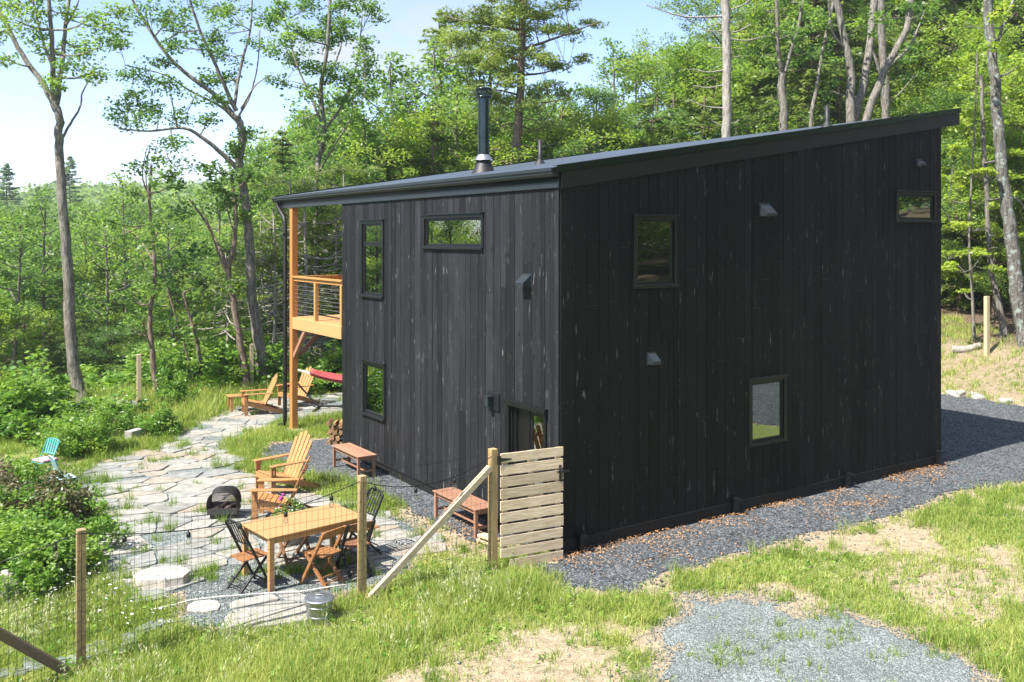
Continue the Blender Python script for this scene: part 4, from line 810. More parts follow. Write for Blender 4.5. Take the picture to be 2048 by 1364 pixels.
def folding_chair(label, frame_m, seat_m, back_m, pos, rz, back=True, tall=.92, group='folding chairs around the dining table', metal=False):
    # faces +X; crossed legs
    th = thing('folding_chair' if back else 'folding_stool', label, 'chair' if back else 'stool', pos, rz, group); sz = .45; hw = .20
    sh = .016 if metal else .021
    for a in (-1, 1):
        y = a * hw
        k = MB()
        if back: k.beam((.22, y, .0), (-.24, y, tall), sh * 2, sh * 2, up=(0, 1, 0))
        else: k.beam((.20, y, 0), (-.17, y, sz - .02), sh * 2, sh * 2, up=(0, 1, 0))
        k.build('leg', frame_m, th, bevel=.006)
        k = MB(); y2 = a * (hw - sh * 2 - .004); k.beam((-.26, y2, 0), (.17, y2, sz - .02), sh * 2, sh * 2, up=(0, 1, 0)); k.build('leg', frame_m, th, bevel=.006)
    k = MB()
    for i in range(5): x = -.16 + i * .085; k.bb(x - .038, x + .038, -hw + .025, hw - .025, sz - .01, sz + .008)
    k.build('seat', seat_m, th, bevel=.004)
    k = MB()
    k.tube([(-.22, -hw + .04, .09), (-.22, hw - .04, .09)], .009, 6); k.tube([(-.18, -hw + .04, .17), (-.18, hw - .04, .17)], .009, 6); k.tube([(.17, -hw, .10), (.17, hw, .10)], .011, 6); k.build('stretcher', frame_m, th)
    if back:
        m = MB(); ax = lambda z: .22 - .46 * z / tall
        if metal:
            m.tube([(ax(tall), -hw, tall), (ax(tall) - .01, -hw * .6, tall + .05), (ax(tall) - .01, hw * .6, tall + .05), (ax(tall), hw, tall)], .017, 8)
            for j in range(5): y = -hw + .065 + j * .0675; m.beam((ax(.64), y, .64), (ax(tall) - .01, y, tall + .04), .030, .010, up=(1, 0, 0))
            m.beam((ax(.64), -hw, .64), (ax(.64), hw, .64), .03, .012)
        else:
            c = (ax(tall - .06), 0, tall - .06); m.box(c, (.018, hw * 2 + .03, .13), Matrix.Rotation(-.46, 3, 'Y'))
        m.build('backrest', back_m, th, bevel=.004)
    return th
folding_chair('black folding chair with orange slatted seat at the near left table end', M['ironb'], M['chairw'], M['ironb'], tpos(-.86, -.06, .0), TA + .10, metal=True)
folding_chair('brown wooden folding stool tucked under the far side of the table', M['brownw'], M['brownw'], None, tpos(.12, .50, .0), TA - math.pi / 2, back=False)
folding_chair('brown wooden folding chair drawn up on the near long side of the table', M['chairw'], M['chairw'], M['chairw'], tpos(-.02, -.58, .0), TA + math.pi / 2 + .25, tall=.80)
folding_chair('black framed folding chair with a brown back next to the wooden fence post', M['ironb'], M['brownw'], M['brownw'], tpos(.50, -.56, .0), TA + math.pi / 2 - .12, tall=.80)
folding_chair('black folding chair at the far right table end behind the post', M['ironb'], M['chairw'], M['ironb'], tpos(.98, .0, .0), TA + math.pi, metal=True)

# gate, fence posts, wire, lights
def zg(x, y): return float(height(x, y))
gate = thing('garden_gate', 'pale wooden slatted gate between the fence post and the house corner', 'gate', HW(-1.08, .02, 0), HA - math.radians(7))
k = MB(); rg = random.Random(9)
for i in range(10):
    z = .0 + i * .172; x0 = .15 if i == 0 else .0; k.bb(x0, 1.045 + rg.uniform(-.008, .006), -.040, -.018, z + rg.uniform(-.004, .004), z + .138)
k.build('slat_panel', M['palegrey'], gate, bevel=.003)
k = MB(); k.bb(.04, .125, -.017, .018, .18, 1.68); k.bb(.47, .555, -.017, .018, .10, 1.68); k.bb(.93, 1.015, -.017, .018, .02, 1.68); k.build('frame', M['pale'], gate, bevel=.003)
for z in (1.60,):
    k = MB(); k.prism([(-.06, z - .06), (.0, z - .06), (.0, z - .028), (.17, z - .008), (.17, z + .008), (.0, z + .028), (.0, z + .06), (-.06, z + .06)], 1, -.052, -.044); k.build('hinge', M['ironb'], gate)
k = MB(); k.bb(.97, 1.0, -.06, -.041, 1.18, 1.42); k.bb(.93, 1.13, -.075, -.061, 1.31, 1.335); k.tube([(.985, -.06, 1.22), (.985, -.11, 1.25), (.985, -.11, 1.35), (.985, -.06, 1.38)], .008, 6); k.build('latch', M['ironb'], gate)
def post(label, x, y, top, w, mat, rz=HA, brace=None, group=None, z0=None):
    zb = (zg(x, y) if z0 is None else z0); th = thing('fence_post', label, 'fence post', (x, y, zb), rz, group)
    k = MB(); k.bb(-w / 2, w / 2, -w / 2, w / 2, -.25, top - zb); k.build('post', mat, th, bevel=.005)
    for (a, b, bw, bm) in (brace or []):
        k = MB(); k.beam(a, b, bw, bw, up=(0, 1, 0)); k.build('brace', bm, th, bevel=.004)
    return th
p1 = HW(-1.17, .06); p2 = HW(-3.22, .08); p3 = HW(-6.64, .08); p4 = HW(-9.6, .08)
post('square pale timber gate post with a long diagonal brace', p1.x, p1.y, 1.76, .105, M['treated'], brace=[((-.06, -.02, 1.50), (-2.0, -.06, .03), .085, M['palegrey'])])
post('square timber fence post in front of the dining table end', p2.x, p2.y, 1.66, .095, M['treated'])
post('nearest square timber fence post at the lower left with its top end in the sun', p3.x, p3.y, 1.55, .092, M['treated'], group=None)
z4 = zg(p4.x, p4.y)
post('fence post beyond the left edge whose dark diagonal brace slants down right', p4.x, p4.y, 1.35, .092, M['treated'], brace=[((.9, -.10, 2.05), (2.80, -.11, .10 + (zg(p3.x, p3.y) - z4)), .092, M['darkbrown'])], group=None)
# wire netting between the posts
pts_f = [p1, p2, p3, p4]
for i in range(3):
    a, b = pts_f[i], pts_f[i + 1]; k = MB(); L_ = (b - a).length; n = int(L_ / .078); lab = ['wire netting between the gate post and the table end post', 'wire netting in front of the dining table and patio', 'wire netting left of the nearest post'][i]
    top = [1.62, 1.50, 1.30][i]; ux = (b - a).normalized(); off = Vector((ux.y, -ux.x, 0)) * .05
    if off.y > 0: off = -off
    for j in range(n + 1):
        p = a + (b - a) * (j / n) + off; z0 = zg(p.x, p.y); k.beam((p.x, p.y, z0 + .0), (p.x + random.uniform(-.004, .004), p.y, z0 + top + .1), .0028, .0028)
    for q in range(13):
        P = [];
        for j in range(0, 9): p = a + (b - a) * (j / 8) + off; z0 = zg(p.x, p.y); P.append((p.x, p.y, z0 + .04 + q * (top + .04) / 12 + .008 * math.sin(j * 2 + q)))
        for j in range(8): k.beam(P[j], P[j + 1], .0028, .0028)
    tag(k.build('wire_netting', M['wire']), lab, 'wire fence', 'wire netting panels')
# festoon lights
def festoon(a, b, za, zb, sag, n, label, lens):
    th = thing('string_light', label, 'string lights', (a.x, a.y, za)); P = []
    for j in range(33): q = j / 32; p = a.lerp(b, q); P.append(Vector((p.x, p.y, za * (1 - q) + zb * q - 4 * sag * q * (1 - q))))
    o = Vector((a.x, a.y, za)); k = MB(); k.tube([p - o for p in P], .006, 5); k.build('cable', M['plastic'], th)
    for i in range(n):
        q = lens[i]; f = q * 32; j = min(31, int(f)); p = P[j].lerp(P[j + 1], f - j) - o
        k = MB(); k.tube([p + Vector((0, 0, .004)), p - Vector((0, 0, .03))], .007, 6); k.lathe([(.0, -.026), (.022, -.03), (.025, -.05), (.025, -.085), (.014, -.09)], p, 10); sk = k.build('socket', M['plastic'], th)
        k = MB(); k.lathe([(.014, -.090), (.017, -.10), (.030, -.135), (.031, -.15), (.022, -.172), (.0, -.180)], p, 12); k.build('bulb', M['bulb'], sk)
f1 = p1 + Vector((-.02, -.06, 0)); f2 = p2 + Vector((-.01, -.055, 0)); f3 = p3 + Vector((0, -.055, 0)); f4 = p4 + Vector((0, -.05, 0))
festoon(f1, f2, 1.66, 1.60, .22, 3, 'black string of clear bulbs sagging in front of the sunny wall', (.30, .60, .90))
festoon(f2, f3, 1.60, 1.52, .22, 5, 'black string of clear bulbs sagging in front of the patio and table', (.12, .30, .47, .65, .86))
festoon(f3, f4, 1.52, 1.30, .15, 3, 'black string of clear bulbs hanging left of the nearest post', (.08, .42, .8))

# posts at the far side of the yard
x, y = G(278, 820, 0); post('lone tall timber post beside the boulder at the back left', x, y, 1.56, .11, M['cedar2'] if False else M['pale'], rz=.5)
x, y = -8.0, 28.5; post('lone timber post between two tree trunks beyond the far chairs', x, y, 1.56, .11, M['pale'], rz=.5)
x, y = 15.4, 30.1; post('lone pale timber post on the grassy bank at the right', x, y, 2.93, .13, M['pale'], rz=.4)
x, y = 20.0, 42.0; zz = zg(x, y); post('weathered corner post with two slanting braces in the woods at the right', x, y, 5.05, .14, M['palegrey'], rz=.1, brace=[((-.05, 0, 4.6 - zz), (-1.3, -.8, .05), .10, M['palegrey']), ((.05, 0, 4.6 - zz), (1.5, .9, .2), .10, M['palegrey'])])

# bin, hose, hammock, turquoise chairs
th = thing('metal_bin', 'small galvanised metal bin with a round lid in the long grass', 'bin', (-2.42, 11.66, zg(-2.42, 11.66)), 0); th.scale = (1, 1, .66)
k = MB(); k.lathe([(0, .0), (.145, .0), (.15, .02), (.168, .42), (.172, .43)], n=32)
for z in (.12, .3): k.lathe([(.150 + z * .05, z), (.158 + z * .05, z + .01), (.151 + z * .05, z + .02)], n=32)
k.build('body', M['galv'], th)
k = MB(); k.lathe([(.180, .41), (.186, .415), (.186, .44), (.165, .452), (.15, .448), (.09, .468), (.0, .474)], n=32); k.tube([(-.05, 0, .466), (-.045, 0, .50), (.045, 0, .50), (.05, 0, .466)], .007, 7); k.build('lid', M['galv'], th)
hp = [G(a, b, .03) for a, b in ((300, 1222), (340, 1214), (380, 1203), (440, 1196), (520, 1190), (600, 1186), (690, 1172))]
k = MB(); k.tube([(p[0], p[1], zg(*p) + .05) for p in hp], .010, 6); tag(k.build('garden_hose', M['rope']), 'thin white hose lying across the gravel left of the table', 'hose')
th = thing('hammock', 'red canvas hammock with white rope ends under the deck', 'hammock', (-4.6, 26.0, 0), -.05)
n1, n2 = 25, 9; V = []; Fc = []
for i in range(n1):
    u = i / (n1 - 1); x = -1.05 + 2.5 * u; zc = .78 + .22 * (2 * u - 1) ** 2; w = .48 * (math.sin(math.pi * min(max(u * .94 + .03, .0), 1)) ** .5)
    for j in range(n2): v = j / (n2 - 1) * 2 - 1; V.append((x, v * w, zc + .16 * v * v - .05))
for i in range(n1 - 1):
    for j in range(n2 - 1): a = i * n2 + j; Fc.append((a, a + 1, a + n2 + 1, a + n2))
cl = mesh_np('canvas', V, Fc, M['red'], smooth_=True, parent=th); so = cl.modifiers.new('thick', 'SOLIDIFY'); so.thickness = .012
k = MB()
for j in range(7): v = j / 6 * 2 - 1; k.tube([(-1.65, 0, 1.16), (-1.04, v * .16, .99 + .04 * v * v)], .010, 5)
for j in range(7): v = j / 6 * 2 - 1; k.tube([(2.05, 0, 1.16), (1.44, v * .16, .99 + .04 * v * v)], .010, 5)
k.build('rope', M['rope'], th)
k = MB(); k.tube([(-1.75, 0, 1.25), (-1.45, 0, .75), (-.85, 0, .10), (1.25, 0, .10), (1.9, 0, .75), (2.15, 0, 1.25)], .03, 8); k.tube([(-.85, -.55, .04), (-.85, .55, .04)], .03, 8); k.tube([(1.25, -.55, .04), (1.25, .55, .04)], .03, 8); k.build('stand', M['ironb'], th)
def bistro(label, pos, rz, seat_m, cushion=None):
    th = thing('bistro_chair', label, 'chair', pos, rz, 'turquoise metal folding chairs')
    for a in (-1, 1):
        k = MB(); k.tube([(a * .19, -.20, 0), (a * .19, .17, .82)], .011, 6); k.build('leg', M['teal'], th)
        k = MB(); k.tube([(a * .165, .22, 0), (a * .165, -.17, .44)], .011, 6); k.build('leg', M['teal'], th)
    k = MB()
    for i in range(6): k.bb(-.19, .19, -.2 + i * .065, -.148 + i * .065, .44, .452)
    k.build('seat', seat_m, th, bevel=.003)
    k = MB(); k.tube([(-.19, .17, .82), (-.1, .18, .85), (.1, .18, .85), (.19, .17, .82)], .011, 6)
    for i in range(5): x = -.14 + i * .07; k.beam((x, .09, .58), (x, .175, .84), .042, .008, up=(0, 1, 0))
    k.tube([(-.19, .085, .58), (.19, .085, .58)], .011, 6); k.build('backrest', seat_m, th)
    if cushion: k = MB(); k.bb(-.18, .18, -.18, .16, .454, .50); k.build('cushion', cushion, th, bevel=.02)
bistro('turquoise folding chair with pale slats half hidden by the bush', (-8.2, 16.9, zg(-8.2, 16.9)), 2.3, M['pale_slat'])
bistro('turquoise folding chair with a pink cushion behind the other turquoise one', (-9.15, 18.2, zg(-9.15, 18.2)), -.5, M['teal'], M['pink'])

# rocks, slabs, logs
def rock(name, label, cat, x, y, z, d, seed, mat, group=None, flat=.3, rz=0.0):
    r = np.random.default_rng(seed); nu, nv = 22, 13; V = []; Fc = []
    for i in range(nv):
        ph = math.pi * i / (nv - 1) - math.pi / 2
        for j in range(nu):
            th_ = 2 * math.pi * j / nu; c = math.cos(ph); p = np.array([math.cos(th_) * c, math.sin(th_) * c, math.sin(ph)])
            sgn = np.sign(p); p = sgn * np.abs(p) ** .75
            k = 1 + .42 * (fbm(p[0] * 1.7 + seed + p[2], p[1] * 1.7 + 5 + p[2] * .7, 4) - .5); V.append(p * k * np.array(d) / 2)
    for i in range(nv - 1):
        for j in range(nu): Fc.append((i * nu + j, i * nu + (j + 1) % nu, (i + 1) * nu + (j + 1) % nu, (i + 1) * nu + j))
    o = mesh_np(name, V, Fc, mat, smooth_=False); o.location = (x, y, z); o.rotation_euler = (0, 0, rz); tag(o, label, cat, group); return o
def slab(name, label, cat, x, y, z, w, dpt, h, rz, mat, seed, group=None):
    r = random.Random(seed); n = 9; poly = []
    for i in range(n): a = 6.283 * i / n; q = 1 + r.uniform(-.14, .12); poly.append((math.copysign(abs(math.cos(a)) ** .8, math.cos(a)) * w / 2 * q, math.copysign(abs(math.sin(a)) ** .8, math.sin(a)) * dpt / 2 * q))
    m = MB(); m.prism(poly, 2, 0, h); o = m.build(name, mat, bevel=min(.018, h * .3)); o.location = (x, y, z); o.rotation_euler = (r.uniform(-.05, .05), r.uniform(-.05, .05), rz); tag(o, label, cat, group); return o
x, y = G(325, 1165); slab('stepping_stone', 'large pale flat rock lying at the front edge of the patio', 'stone', x, y, -.02, .80, .56, .17, .1, M['whiterock'], 4)
x, y = G(408, 1217); slab('stepping_stone', 'small beige stepping stone in the gravel left of the bin', 'stone', x, y, .0, .40, .36, .04, .3, M['whiterock'], 5)
rock('boulder', 'grey boulder at the foot of the lone back left post', 'rock', -10.4, 24.9, .15, (.75, .6, .62), 3, M['rock'])
for i, (px, py, w, h) in enumerate(((215, 1296, .70, .05), (180, 1312, .55, .05), (255, 1285, .5, .06), (145, 1322, .5, .05), (300, 1255, .6, .04), (70, 1330, .55, .06), (20, 1352, .5, .06), (240, 1306, .45, .05))):
    zz = -.35; x, y = G(px, py, zz); z = zg(x, y); x, y = G(px, py, z); slab('slate_slab', 'flat grey green slate slab edging the flower bed at the lower left', 'stone', x, y, zg(x, y), w * .78, w * .45, h, i * 1.1, M['slate'], 20 + i, 'slate slabs edging the flower bed')
for i, (a, b, h) in enumerate((((98, 892), (226, 872), .22), ((256, 884), (284, 876), .25), ((0, 1186), (62, 1178), .28))):
    A_ = Vector((*G(*a), 0)); B_ = Vector((*G(*b), 0)); 
    m = MB(); m.beam((A_.x, A_.y, h / 2 - .08), (B_.x, B_.y, h / 2 - .08), .22, h + .16, t=.5); o = m.build('stone_edging', M['rock'], bevel=.02); tag(o, ['long grey stone kerb at the back of the patio', 'short grey stone block beside the tall grass', 'grey stone kerb under the green bush at the left edge'][i], 'kerb')
x, y = 14.6, 29.6
lg = MB(); a = np.array(P3(1905, 701, 31.0)); b = np.array(P3(1962, 706, 30.6)); zz = zg(a[0], a[1]); lg.tube([(a[0], a[1], zz + .12), ((a[0] + b[0]) / 2, (a[1] + b[1]) / 2, zz + .14), (b[0], b[1], zg(b[0], b[1]) + .12)], [.13, .12, .10], 9); tag(lg.build('fallen_log', M['snag']), 'short bleached log lying beside the lone post on the bank', 'log')
rr = random.Random(44)
for i in range(60):
    px = rr.uniform(1890, 2060); py = rr.uniform(700, 800); s0 = rr.uniform(.18, .5); Yd = 4.0 * F / (py - HY)
    for _ in range(6): X0 = (px - 1024) / F * Yd; Yd = (ZC - zg(X0, Yd)) * F / (py - HY)
    rock('bank_rock', 'pale angular rock on the grassy bank at the right', 'rock', X0, Yd, zg(X0, Yd) + s0 * .10, (s0, s0 * .7, s0 * .5), 100 + i, M['rock'], 'rocks on the bank', rz=rr.uniform(0, 6))
# flower pot beside the table
px_, py_ = -3.55, 14.72
# ---------------------------------------------------------------- grass and plants
def blades(name, x, y, h, w, r, mat, label, cat, lean=.35, tint=None, kind='stuff', z0=None, parent=None):
    n = len(x); a = r.uniform(0, 6.283, n); b = r.uniform(0, 6.283, n); ln = np.abs(r.normal(0, lean, n)) * h
    ca, sa = np.cos(a) * w / 2, np.sin(a) * w / 2; lx, ly = np.cos(b) * ln, np.sin(b) * ln
    z = (height(x, y) if z0 is None else z0) - .005
    V = np.empty((n, 6, 3), np.float32)
    for k, (f, ww) in enumerate(((0, 1.0), (.5, .8), (1.0, .12))):
        q = f ** 1.8; zz = z + h * (f - .22 * q * (ln / (h + 1e-6)))
        V[:, 2 * k, 0] = x + lx * q - ca * ww; V[:, 2 * k, 1] = y + ly * q - sa * ww; V[:, 2 * k, 2] = zz
        V[:, 2 * k + 1, 0] = x + lx * q + ca * ww; V[:, 2 * k + 1, 1] = y + ly * q + sa * ww; V[:, 2 * k + 1, 2] = zz
    f0 = np.array([(0, 1, 3, 2), (2, 3, 5, 4)]); Fc = (f0[None] + (np.arange(n) * 6)[:, None, None]).reshape(-1, 4)
    t = r.random(n) if tint is None else tint
    o = mesh_np(name, V.reshape(-1, 3), Fc, mat, tint=np.repeat(np.clip(t, 0, 1), 2), parent=parent)
    if label: tag(o, label, cat, kind=kind)
    return o
def tufts(cx, cy, nb_, spread, r):
    n = len(cx); x = np.repeat(cx, nb_) + r.normal(0, 1, n * nb_) * np.repeat(spread, nb_); y = np.repeat(cy, nb_) + r.normal(0, 1, n * nb_) * np.repeat(spread, nb_); return x, y
def view_ok(x, y, m=1.06): return (np.abs(x) < (1024 / F * y * m + .6))
r = np.random.default_rng(51)
# short lawn
n = 80000; cx = r.uniform(-9, 19, n); cy = 9.2 + (r.random(n) ** 1.5) * 20
k = view_ok(cx, cy) & (r.random(n) < grass_density(cx, cy) * .95 * (1 - forest_w(cx, cy))); cx, cy = cx[k], cy[k]
hs = (.045 + .10 * fbm(cx * .9 + 5, cy * .9, 3) ** 1.6 * 2) * r.uniform(.6, 1.3, len(cx)); x, y = tufts(cx, cy, 11, .035 + .03 * r.random(len(cx)), r)
hh = np.repeat(hs, 11) * r.uniform(.5, 1.3, len(x)); tn = np.repeat(.15 + .75 * fbm(cx * .7 + 50, cy * .7, 4) + r.normal(0, .08, len(cx)), 11) + r.normal(0, .16, len(x)) + (r.random(len(x)) < .12) * .4
k = (stony(x, y) < .06) & ~in_house(x, y); x, y, hh, tn = x[k], y[k], hh[k], tn[k]
blades('lawn_grass', x, y, hh, .0075 + .004 * r.random(len(x)) + .00035 * (y - 9), r, M['grass'], 'short patchy green grass growing in the bare soil', 'grass', lean=.6, tint=tn)
print('lawn', len(x))
# big tufts scattered through the lawn
def scatter(n, fn, bx): 
    a = r.uniform(bx[0], bx[1], n); b = r.uniform(bx[2], bx[3], n); k = view_ok(a, b) & (r.random(n) < fn(a, b)); return a[k], b[k]
edge = lambda x, y: np.clip(np.exp(-np.abs(poly_sdf(x, y, DARK) + .45) / .28) * .7 + .9 * np.exp(-np.abs(poly_sdf(x, y, LIGHT) + .15) / .12) * .5 + smooth(fbm(x * .8 + 7, y * .8 + 3, 3), .55, .68) * .45, 0, 1) * (stony(x, y) < -.02) * (poly_sdf(x, y, DIRT) < 0)
cx, cy = scatter(3000, edge, (-3, 17, 9.3, 22))
x, y = tufts(cx, cy, 46, .04 + .06 * r.random(len(cx)), r); hh = np.repeat(r.uniform(.14, .30, len(cx)), 46) * r.uniform(.4, 1.15, len(x)); tn = np.repeat(r.uniform(.2, .7, len(cx)), 46) + r.normal(0, .15, len(x)); k = ~in_house(x, y)
blades('grass_tufts', x[k], y[k], hh[k], .009, r, M['grass'], 'longer bright green grass tufts along the gravel edge', 'grass', lean=.55, tint=tn[k])
# garden side: lawn strip, weeds between stones, wild meadow at the back
YARD = Gp([(-50, 1200), (-50, 860), (200, 850), (420, 835), (560, 770), (900, 762), (900, 800), (660, 860), (900, 1000), (1000, 1110), (820, 1110), (740, 1010), (640, 960), (520, 950), (440, 880), (300, 900), (150, 960), (130, 1080), (300, 1180), (200, 1220)])
cx, cy = scatter(9000, lambda x, y: (poly_sdf(x, y, YARD) > -.1) * (poly_sdf(x, y, PATIO) < .05) * (poly_sdf(x, y, STRIP) < .15) * smooth(fbm(x * 1.3, y * 1.3), .34, .52) * (poly_sdf(x, y, PATH) < .1) * (1 - .85 * (poly_sdf(x, y, DIRT3) > 0)), (-12, 1, 12, 27))
x, y = tufts(cx, cy, 26, .05 + .06 * r.random(len(cx)), r); hh = np.repeat(r.uniform(.10, .26, len(cx)), 26) * r.uniform(.4, 1.2, len(x)); tn = np.repeat(r.uniform(.2, .75, len(cx)), 26) + r.normal(0, .15, len(x)); k = ~in_house(x, y)
blades('yard_grass', x[k], y[k], hh[k], .011, r, M['grass'], 'green grass between the patio, path and benches', 'grass', lean=.5, tint=tn[k]); print('yard', len(x))
cx, cy = [], []
for px, py, rr_, m in ((210, 965, .25, 12), (265, 1020, .1, 4), (290, 1050, .15, 6), (215, 1020, .1, 3), (330, 925, .2, 6), (365, 895, .25, 10), (445, 935, .2, 6), (300, 905, .2, 5), (180, 1040, .25, 12), (190, 1080, .25, 10), (245, 1075, .12, 4), (400, 1030, .15, 3), (470, 1005, .15, 3), (350, 1125, .15, 4), (260, 1160, .2, 6), (410, 1160, .15, 4), (430, 1140, .1, 3), (500, 1150, .2, 3), (590, 1150, .3, 8), (640, 1150, .3, 8), (690, 1130, .2, 6), (350, 1015, .1, 2), (520, 1145, .1, 3), (370, 860, .4, 6), (480, 830, .5, 5), (640, 800, .5, 6), (330, 1060, .1, 3)):
    X0, Y0 = G(px, py); cx += list(X0 + r.normal(0, rr_ * .6, m)); cy += list(Y0 + r.normal(0, rr_ * .6, m))
a_, b_ = scatter(900, lambda x, y: (poly_sdf(x, y, PATIO) > -.1) * smooth(fbm(x * 1.4 + 60, y * 1.4), .42, .62) * .8, (-12, 0, 12, 24)); cx = np.concatenate([cx, a_]); cy = np.concatenate([cy, b_]); x, y = tufts(cx, cy, 34, .035 + .03 * r.random(len(cx)), r); hh = np.repeat(r.uniform(.08, .24, len(cx)), 34) * r.uniform(.4, 1.2, len(x))
blades('patio_weeds', x, y, hh, .009, r, M['grass'], 'grass tufts growing in the joints of the flagstone patio', 'weeds', lean=.5, tint=r.uniform(.1, .5, len(x)))
# specks of weed on the pale gravel
cx, cy = scatter(900, lambda x, y: (poly_sdf(x, y, LIGHT) > .0) * smooth(fbm(x * 1.6, y * 1.6 + 4), .42, .6), (-2, 6, 9.3, 13)); x, y = tufts(cx, cy, 12, .02 + .02 * r.random(len(cx)), r)
blades('gravel_weeds', x, y, np.repeat(r.uniform(.03, .2, len(cx)), 12) * r.uniform(.5, 1.2, len(x)), .009, r, M['grass'], 'sparse weeds sprouting from the pale gravel patch', 'weeds', lean=.9, tint=r.uniform(.1, .5, len(x)))
# tall grass along the fence with seed heads
SLABZ = Gp([(-40, 1330), (60, 1300), (140, 1285), (250, 1262), (330, 1240), (330, 1262), (270, 1320), (200, 1350), (60, 1400), (-40, 1420)])
tall = lambda x, y: (poly_sdf(x, y, TALLZ) + nb(x, y, .45) > .08) * smooth(fbm(x * 1.2 + 3, y * 1.2), .34, .54) * (np.hypot(x + 2.42, y - 11.66) > .2) * (poly_sdf(x, y, SLABZ) + nb(x, y, .5) < .12)
cx, cy = scatter(9000, tall, (-8, 3, 9.2, 14.5)); x, y = tufts(cx, cy, 20, .05 + .06 * r.random(len(cx)), r); hh = np.repeat(r.uniform(.08, .13 + .20 * fbm(cx * .9, cy * .9 + 33), len(cx)), 20) * r.uniform(.45, 1.15, len(x))
tn = np.repeat(.15 + .6 * fbm(cx * 1.1, cy * 1.1 + 70, 3), 20) + r.normal(0, .17, len(x)) + (r.random(len(x)) < .15) * .3
k = ~in_house(x, y); blades('tall_grass', x[k], y[k], hh[k], .0095, r, M['grass'], 'tall wild grass growing along the wire fence', 'grass', lean=.42, tint=tn[k]); print('tall', len(x))
cx, cy = scatter(6500, lambda x, y: tall(x, y) * smooth(fbm(x * .9 + 90, y * .9), .38, .6) * .8, (-8, 3, 9.2, 14.5)); nS = len(cx); hS = r.uniform(.2, .45, nS); bS = r.uniform(0, 6.283, nS); lS = np.abs(r.normal(0, .16, nS)) + .05
blades('grass_stalks', cx, cy, hS, .004, r, M['straw'], 'thin straw coloured stalks in the tall grass', 'grass', lean=.15, tint=r.uniform(.3, .9, nS))
px3 = np.repeat(cx, 9) + r.normal(0, .02, nS * 9); py3 = np.repeat(cy, 9) + r.normal(0, .02, nS * 9); pz3 = np.repeat(height(cx, cy) + hS * .92, 9) - r.uniform(-.02, .13, nS * 9)
V, Fc = leaf_quads(px3, py3, pz3, r.uniform(.03, .07, nS * 9), .011, r, dirs=np.stack([r.normal(0, .4, nS * 9), r.normal(0, .4, nS * 9), np.ones(nS * 9)], 1))
tag(mesh_np('grass_seed_heads', V, Fc, M['straw'], tint=r.random(nS * 9)), 'pale feathery seed heads of the tall grass', 'grass', kind='stuff')
# wild meadow beyond the patio
MEAD = Gp([(-300, 860), (0, 835), (200, 850), (330, 865), (420, 835), (520, 800), (600, 782), (690, 772), (1000, 760), (1000, 742), (600, 745), (400, 765), (200, 775), (-300, 790)])
cx, cy = scatter(9000, lambda x, y: (poly_sdf(x, y, MEAD) + nb(x, y, .6) > -.2) * (poly_sdf(x, y, PATH) < 0) * smooth(fbm(x * .9, y * .9), .25, .45), (-20, 0, 20, 33)); x, y = tufts(cx, cy, 16, .08 + .07 * r.random(len(cx)), r); hh = np.repeat(r.uniform(.2, .6, len(cx)), 16) * r.uniform(.4, 1.15, len(x))
blades('meadow_grass', x, y, hh, .018, r, M['grass'], 'wild meadow grass between the patio and the wood', 'grass', lean=.4, tint=np.repeat(r.uniform(.3, .9, len(cx)), 16) + r.normal(0, .15, len(x))); print('mead', len(x))
BANK = lambda x, y: (lambda s, t: ((s > 18.4) & (s < 26)) * smooth(fbm(x * .8, y * .8 + 31), .42, .6) * .9)(*st(x, y))
cx, cy = scatter(7000, BANK, (10, 26, 20, 40)); x, y = tufts(cx, cy, 16, .06 + .07 * r.random(len(cx)), r); hh = np.repeat(r.uniform(.08, .28, len(cx)), 16) * r.uniform(.4, 1.15, len(x))
blades('bank_grass', x, y, hh, .018, r, M['grass'], 'thin grass on the stony bank at the right', 'grass', lean=.5, tint=np.repeat(r.uniform(.3, .85, len(cx)), 16) + r.normal(0, .15, len(x)))
# broad leafed weeds mixed through the grass
wf = lambda x, y: grass_density(x, y) * (.25 + .75 * smooth(fbm(x * 1.5 + 11, y * 1.5), .45, .6)) * (1 - forest_w(x, y))
cx, cy = scatter(7000, wf, (-9, 17, 9.3, 24)); m = 9; hgt = np.where(poly_sdf(cx, cy, TALLZ) > 0, r.uniform(.06, .28, len(cx)), r.uniform(.02, .09, len(cx)))
x = np.repeat(cx, m) + r.normal(0, .035, len(cx) * m); y = np.repeat(cy, m) + r.normal(0, .035, len(cx) * m); z = height(x, y) + np.repeat(hgt, m) * r.uniform(.3, 1.1, len(x)); k = ~in_house(x, y)
V, Fc = leaf_quads(x[k], y[k], z[k], r.uniform(.04, .085, k.sum()), r.uniform(.018, .04, k.sum()), r, up=1.2); tag(mesh_np('broad_weeds', V, Fc, M['shrub'], tint=np.repeat(r.random(len(cx)), m)[k] * .8), 'broad leafed weeds and clover mixed through the grass', 'weeds', kind='stuff')
# dry thatch lying between the green blades
cx, cy = scatter(60000, lambda x, y: np.clip(.25 + grass_density(x, y), 0, 1) * (stony(x, y) < .03) * (1 - forest_w(x, y)) * .8, (-9, 17, 9.3, 20)); V, Fc = leaf_quads(cx, cy, height(cx, cy) + .012 + r.uniform(0, .03, len(cx)), r.uniform(.05, .14, len(cx)), .0065, r, up=2.0); k = ~in_house(cx, cy)
tag(mesh_np('dry_thatch', V, Fc[k], M['straw'], tint=r.random(k.sum())), 'dry straw coloured thatch lying in the lawn', 'dead grass', kind='stuff')
